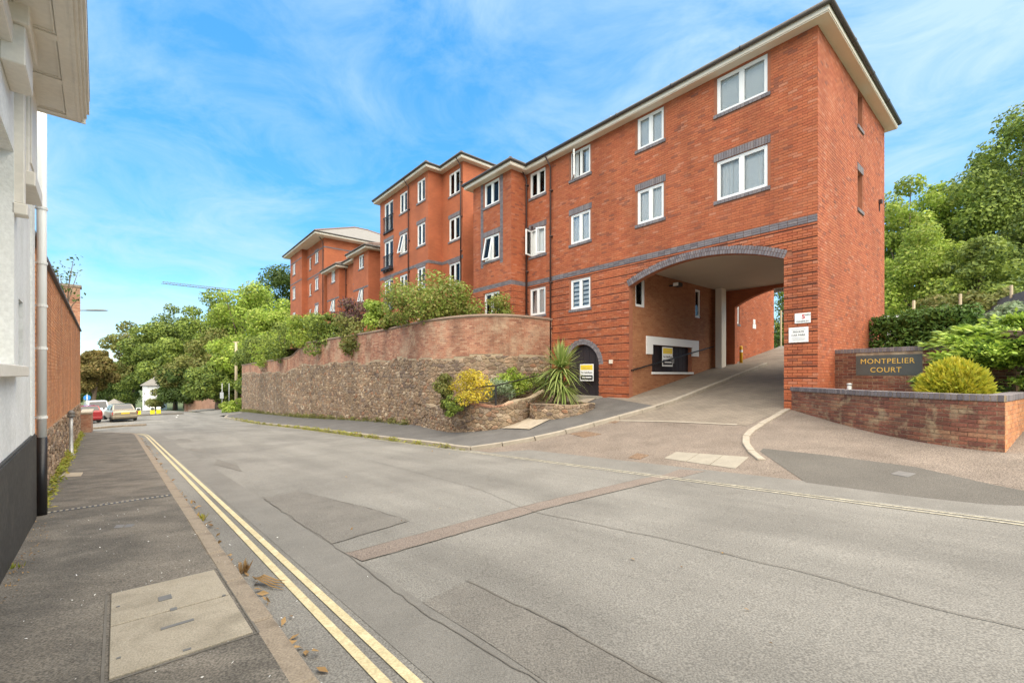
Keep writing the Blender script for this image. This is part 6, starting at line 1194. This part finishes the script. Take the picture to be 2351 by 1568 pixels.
# poles and signs
def pole(name, label, cat, u, vb, vt, Y, r, m_, cap=None):
    x, y, z = px(u, vb, Y); zb = G(x, y) + .05; o = empty(name, (x, y, zb), 0, label, cat); h = px(u, vt, Y)[2] - zb; MB().tube([(0, 0, -.2), (0, 0, h)], [r, r * .8], 10).build('shaft', m_, o, True)
    if cap: MB().box(-cap, cap, -.05, .05, h - .02, h + .08).build('cap', m_, o)
    return o, h
pole('telegraph_pole', 'wooden telegraph pole at the end of the stone wall', 'pole', 542, 915, 786, 54, .17, 'pale_wood', .35)
o, h = pole('sign_post', 'thin grey sign post left of the round bush', 'post', 510, 950, 880, 50, .045, 'galvanised'); MB().box(-.2, .2, -.07, -.05, h - 1.7, h - 1.0).build('sign_back', 'galvanised', o); pole('sign_post', 'thin grey sign post behind the round bush', 'post', 526, 950, 880, 51.5, .045, 'galvanised')
o, h = pole('keep_left_sign', 'blue round sign on a post behind the orange wall', 'sign', 200, 965, 905, 39, .04, 'galvanised'); dsc = MB().lathe([(.24, -.015), (.24, .015)], n=24); dsc.v = [(a, c, b + h - .3) for a, b, c in dsc.v]; dc = dsc.build('disc', 'sign_blue', o); dc.rotation_euler = (0, 0, R(38)); MB().box(-.035, .035, -.03, -.018, h - .43, h - .17).build('arrow', 'sign_white', o).rotation_euler = (0, 0, R(38))
x, y, z = px(186, 712, 27.5); sl_ = empty('street_lamp', (x - .9, y - .3, G(x, y)), 0, 'street lamp head reaching out behind the wall end pier', 'street lamp'); hz = z - G(x, y); MB().tube([(0, 0, 0), (0, 0, hz - .05)], [.07, .045], 10).build('pole', 'lamp_steel', sl_, True); MB().tube([(0, 0, hz - .05), (1.2, .45, hz)], .03, 8).build('arm', 'lamp_steel', sl_); hd = MB().lathe([(.02, -.04), (.13, -.03), (.15, .0), (.10, .05), (.02, .07)], n=12, sx=4.2, sy=1); hd = hd.build('lamp_head', 'lamp_steel', sl_, True); hd.location = (1.55, .6, hz + .02); hd.rotation_euler = (0, -.04, .36)
# tower crane
x, y, z = px(560, 672, 330); CR = empty('tower_crane', (x, y, -6), 0, 'distant tower crane jib above the trees', 'crane'); mb = MB(); hj = z + 6; tip = px(372, 651, 300); tv_ = Vector((tip[0] - x, tip[1] - y, tip[2] + 6)); root_ = Vector((0, 0, hj)); n = 26
for off in ((0, 0, 1.6), (.9, 0, 0), (-.9, 0, 0)): mb.tube([tuple(root_ + Vector(off)), tuple(tv_ + Vector(off) * .7)], .17, 5)
for i in range(n): f0, f1, f2 = i / n, (i + .5) / n, (i + 1) / n; p = lambda f, o_: tuple(root_ + (tv_ - root_) * f + Vector(o_)); mb.tube([p(f0, (.9, 0, 0)), p(f1, (0, 0, 1.6))], .10, 4); mb.tube([p(f1, (0, 0, 1.6)), p(f2, (.9, 0, 0))], .10, 4)
mb.build('jib', 'lamp_steel', CR); mb = MB(); mb.tube([(0, 0, 0), (0, 0, hj + .5)], .8, 4); mb.build('mast', 'lamp_steel', CR); mb = MB(); mb.tube([(0, 0, hj + .5), tuple(-tv_.normalized() * 16 + Vector((0, 0, hj * 1.02)))], .6, 4); mb.build('counter_jib', 'lamp_steel', CR)
# right edge: posts, van roof, tile-hung house corner
for i, (u, vb, vt, Y, lab) in enumerate([(2098, 730, 690, 19, 'pale wooden post nearest the gable above the hedge'), (2205, 720, 675, 19.5, 'pale wooden post in the middle above the hedge'), (2322, 720, 655, 19.5, 'pale wooden post at the right edge'), (1793, 770, 713, 27, 'pale wooden post seen through the archway gap')]):
    x, y, z = px(u, vb, Y); o = empty('wooden_post', (x, y, 2.2), 0, lab, 'post', 'pale posts behind the hedge'); MB().box(-.04, .04, -.04, .04, 0, px(u, vt, Y)[2] - 2.2).build('post', 'pale_wood', o, bevel=.008)
x, y, z = px(2199, 745, 17.5); VN = empty('white_van', (x, y, 2.1), R(20), 'white vehicle roof showing above the laurel hedge', 'van'); MB().prism([(-.9, 0), (.9, 0), (.9, 4), (-.9, 4)], .3, 1.6).build('body', 'car_white', VN, bevel=.12); MB().prism([(-.85, .4), (.85, .4), (.75, 3.6), (-.75, 3.6)], 1.6, [1.95, 1.95, 2.1, 2.1]).build('roof', 'car_white', VN, bevel=.1); MB().box(-.7, .7, -.02, .01, 1.05, 1.5).build('rear_window', 'glass_dark', VN)
for sx_ in (-.8, .8):
    for yy in (.8, 3.2): MB().box(sx_ - .1, sx_ + .1, yy - .3, yy + .3, 0, .6).build('wheel', 'tyre', VN, bevel=.08)
x, y, z = px(2385, 720, 17); TH = empty('tile_hung_house', (x, y, 2.0), R(-30), 'corner of a dark tiled house at the right edge', 'house'); MB().box(0, 4, 0, 4, 0, 2.0).build('wall', 'brick_garden', TH)
for r_ in range(6): MB().prism([(-.5 + r_ * .16, -.5 + r_ * .16), (4.5 - r_ * .16, -.5 + r_ * .16), (4.5 - r_ * .16, 4.5), (-.5 + r_ * .16, 4.5)], 2.0 + r_ * .18, 2.2 + r_ * .18).build('tile_course', 'tile_hung', TH)
MB().box(.25, 1.2, -.04, .0, 1.0, 1.7).build('window', 'upvc', TH)
struct(strip('boundary_kerb', [AB(5.4, 20), AB(-6, 20)], .3, 'kerb_pale', .6), 'pale boundary kerb at the back of the car park', 'kerb')
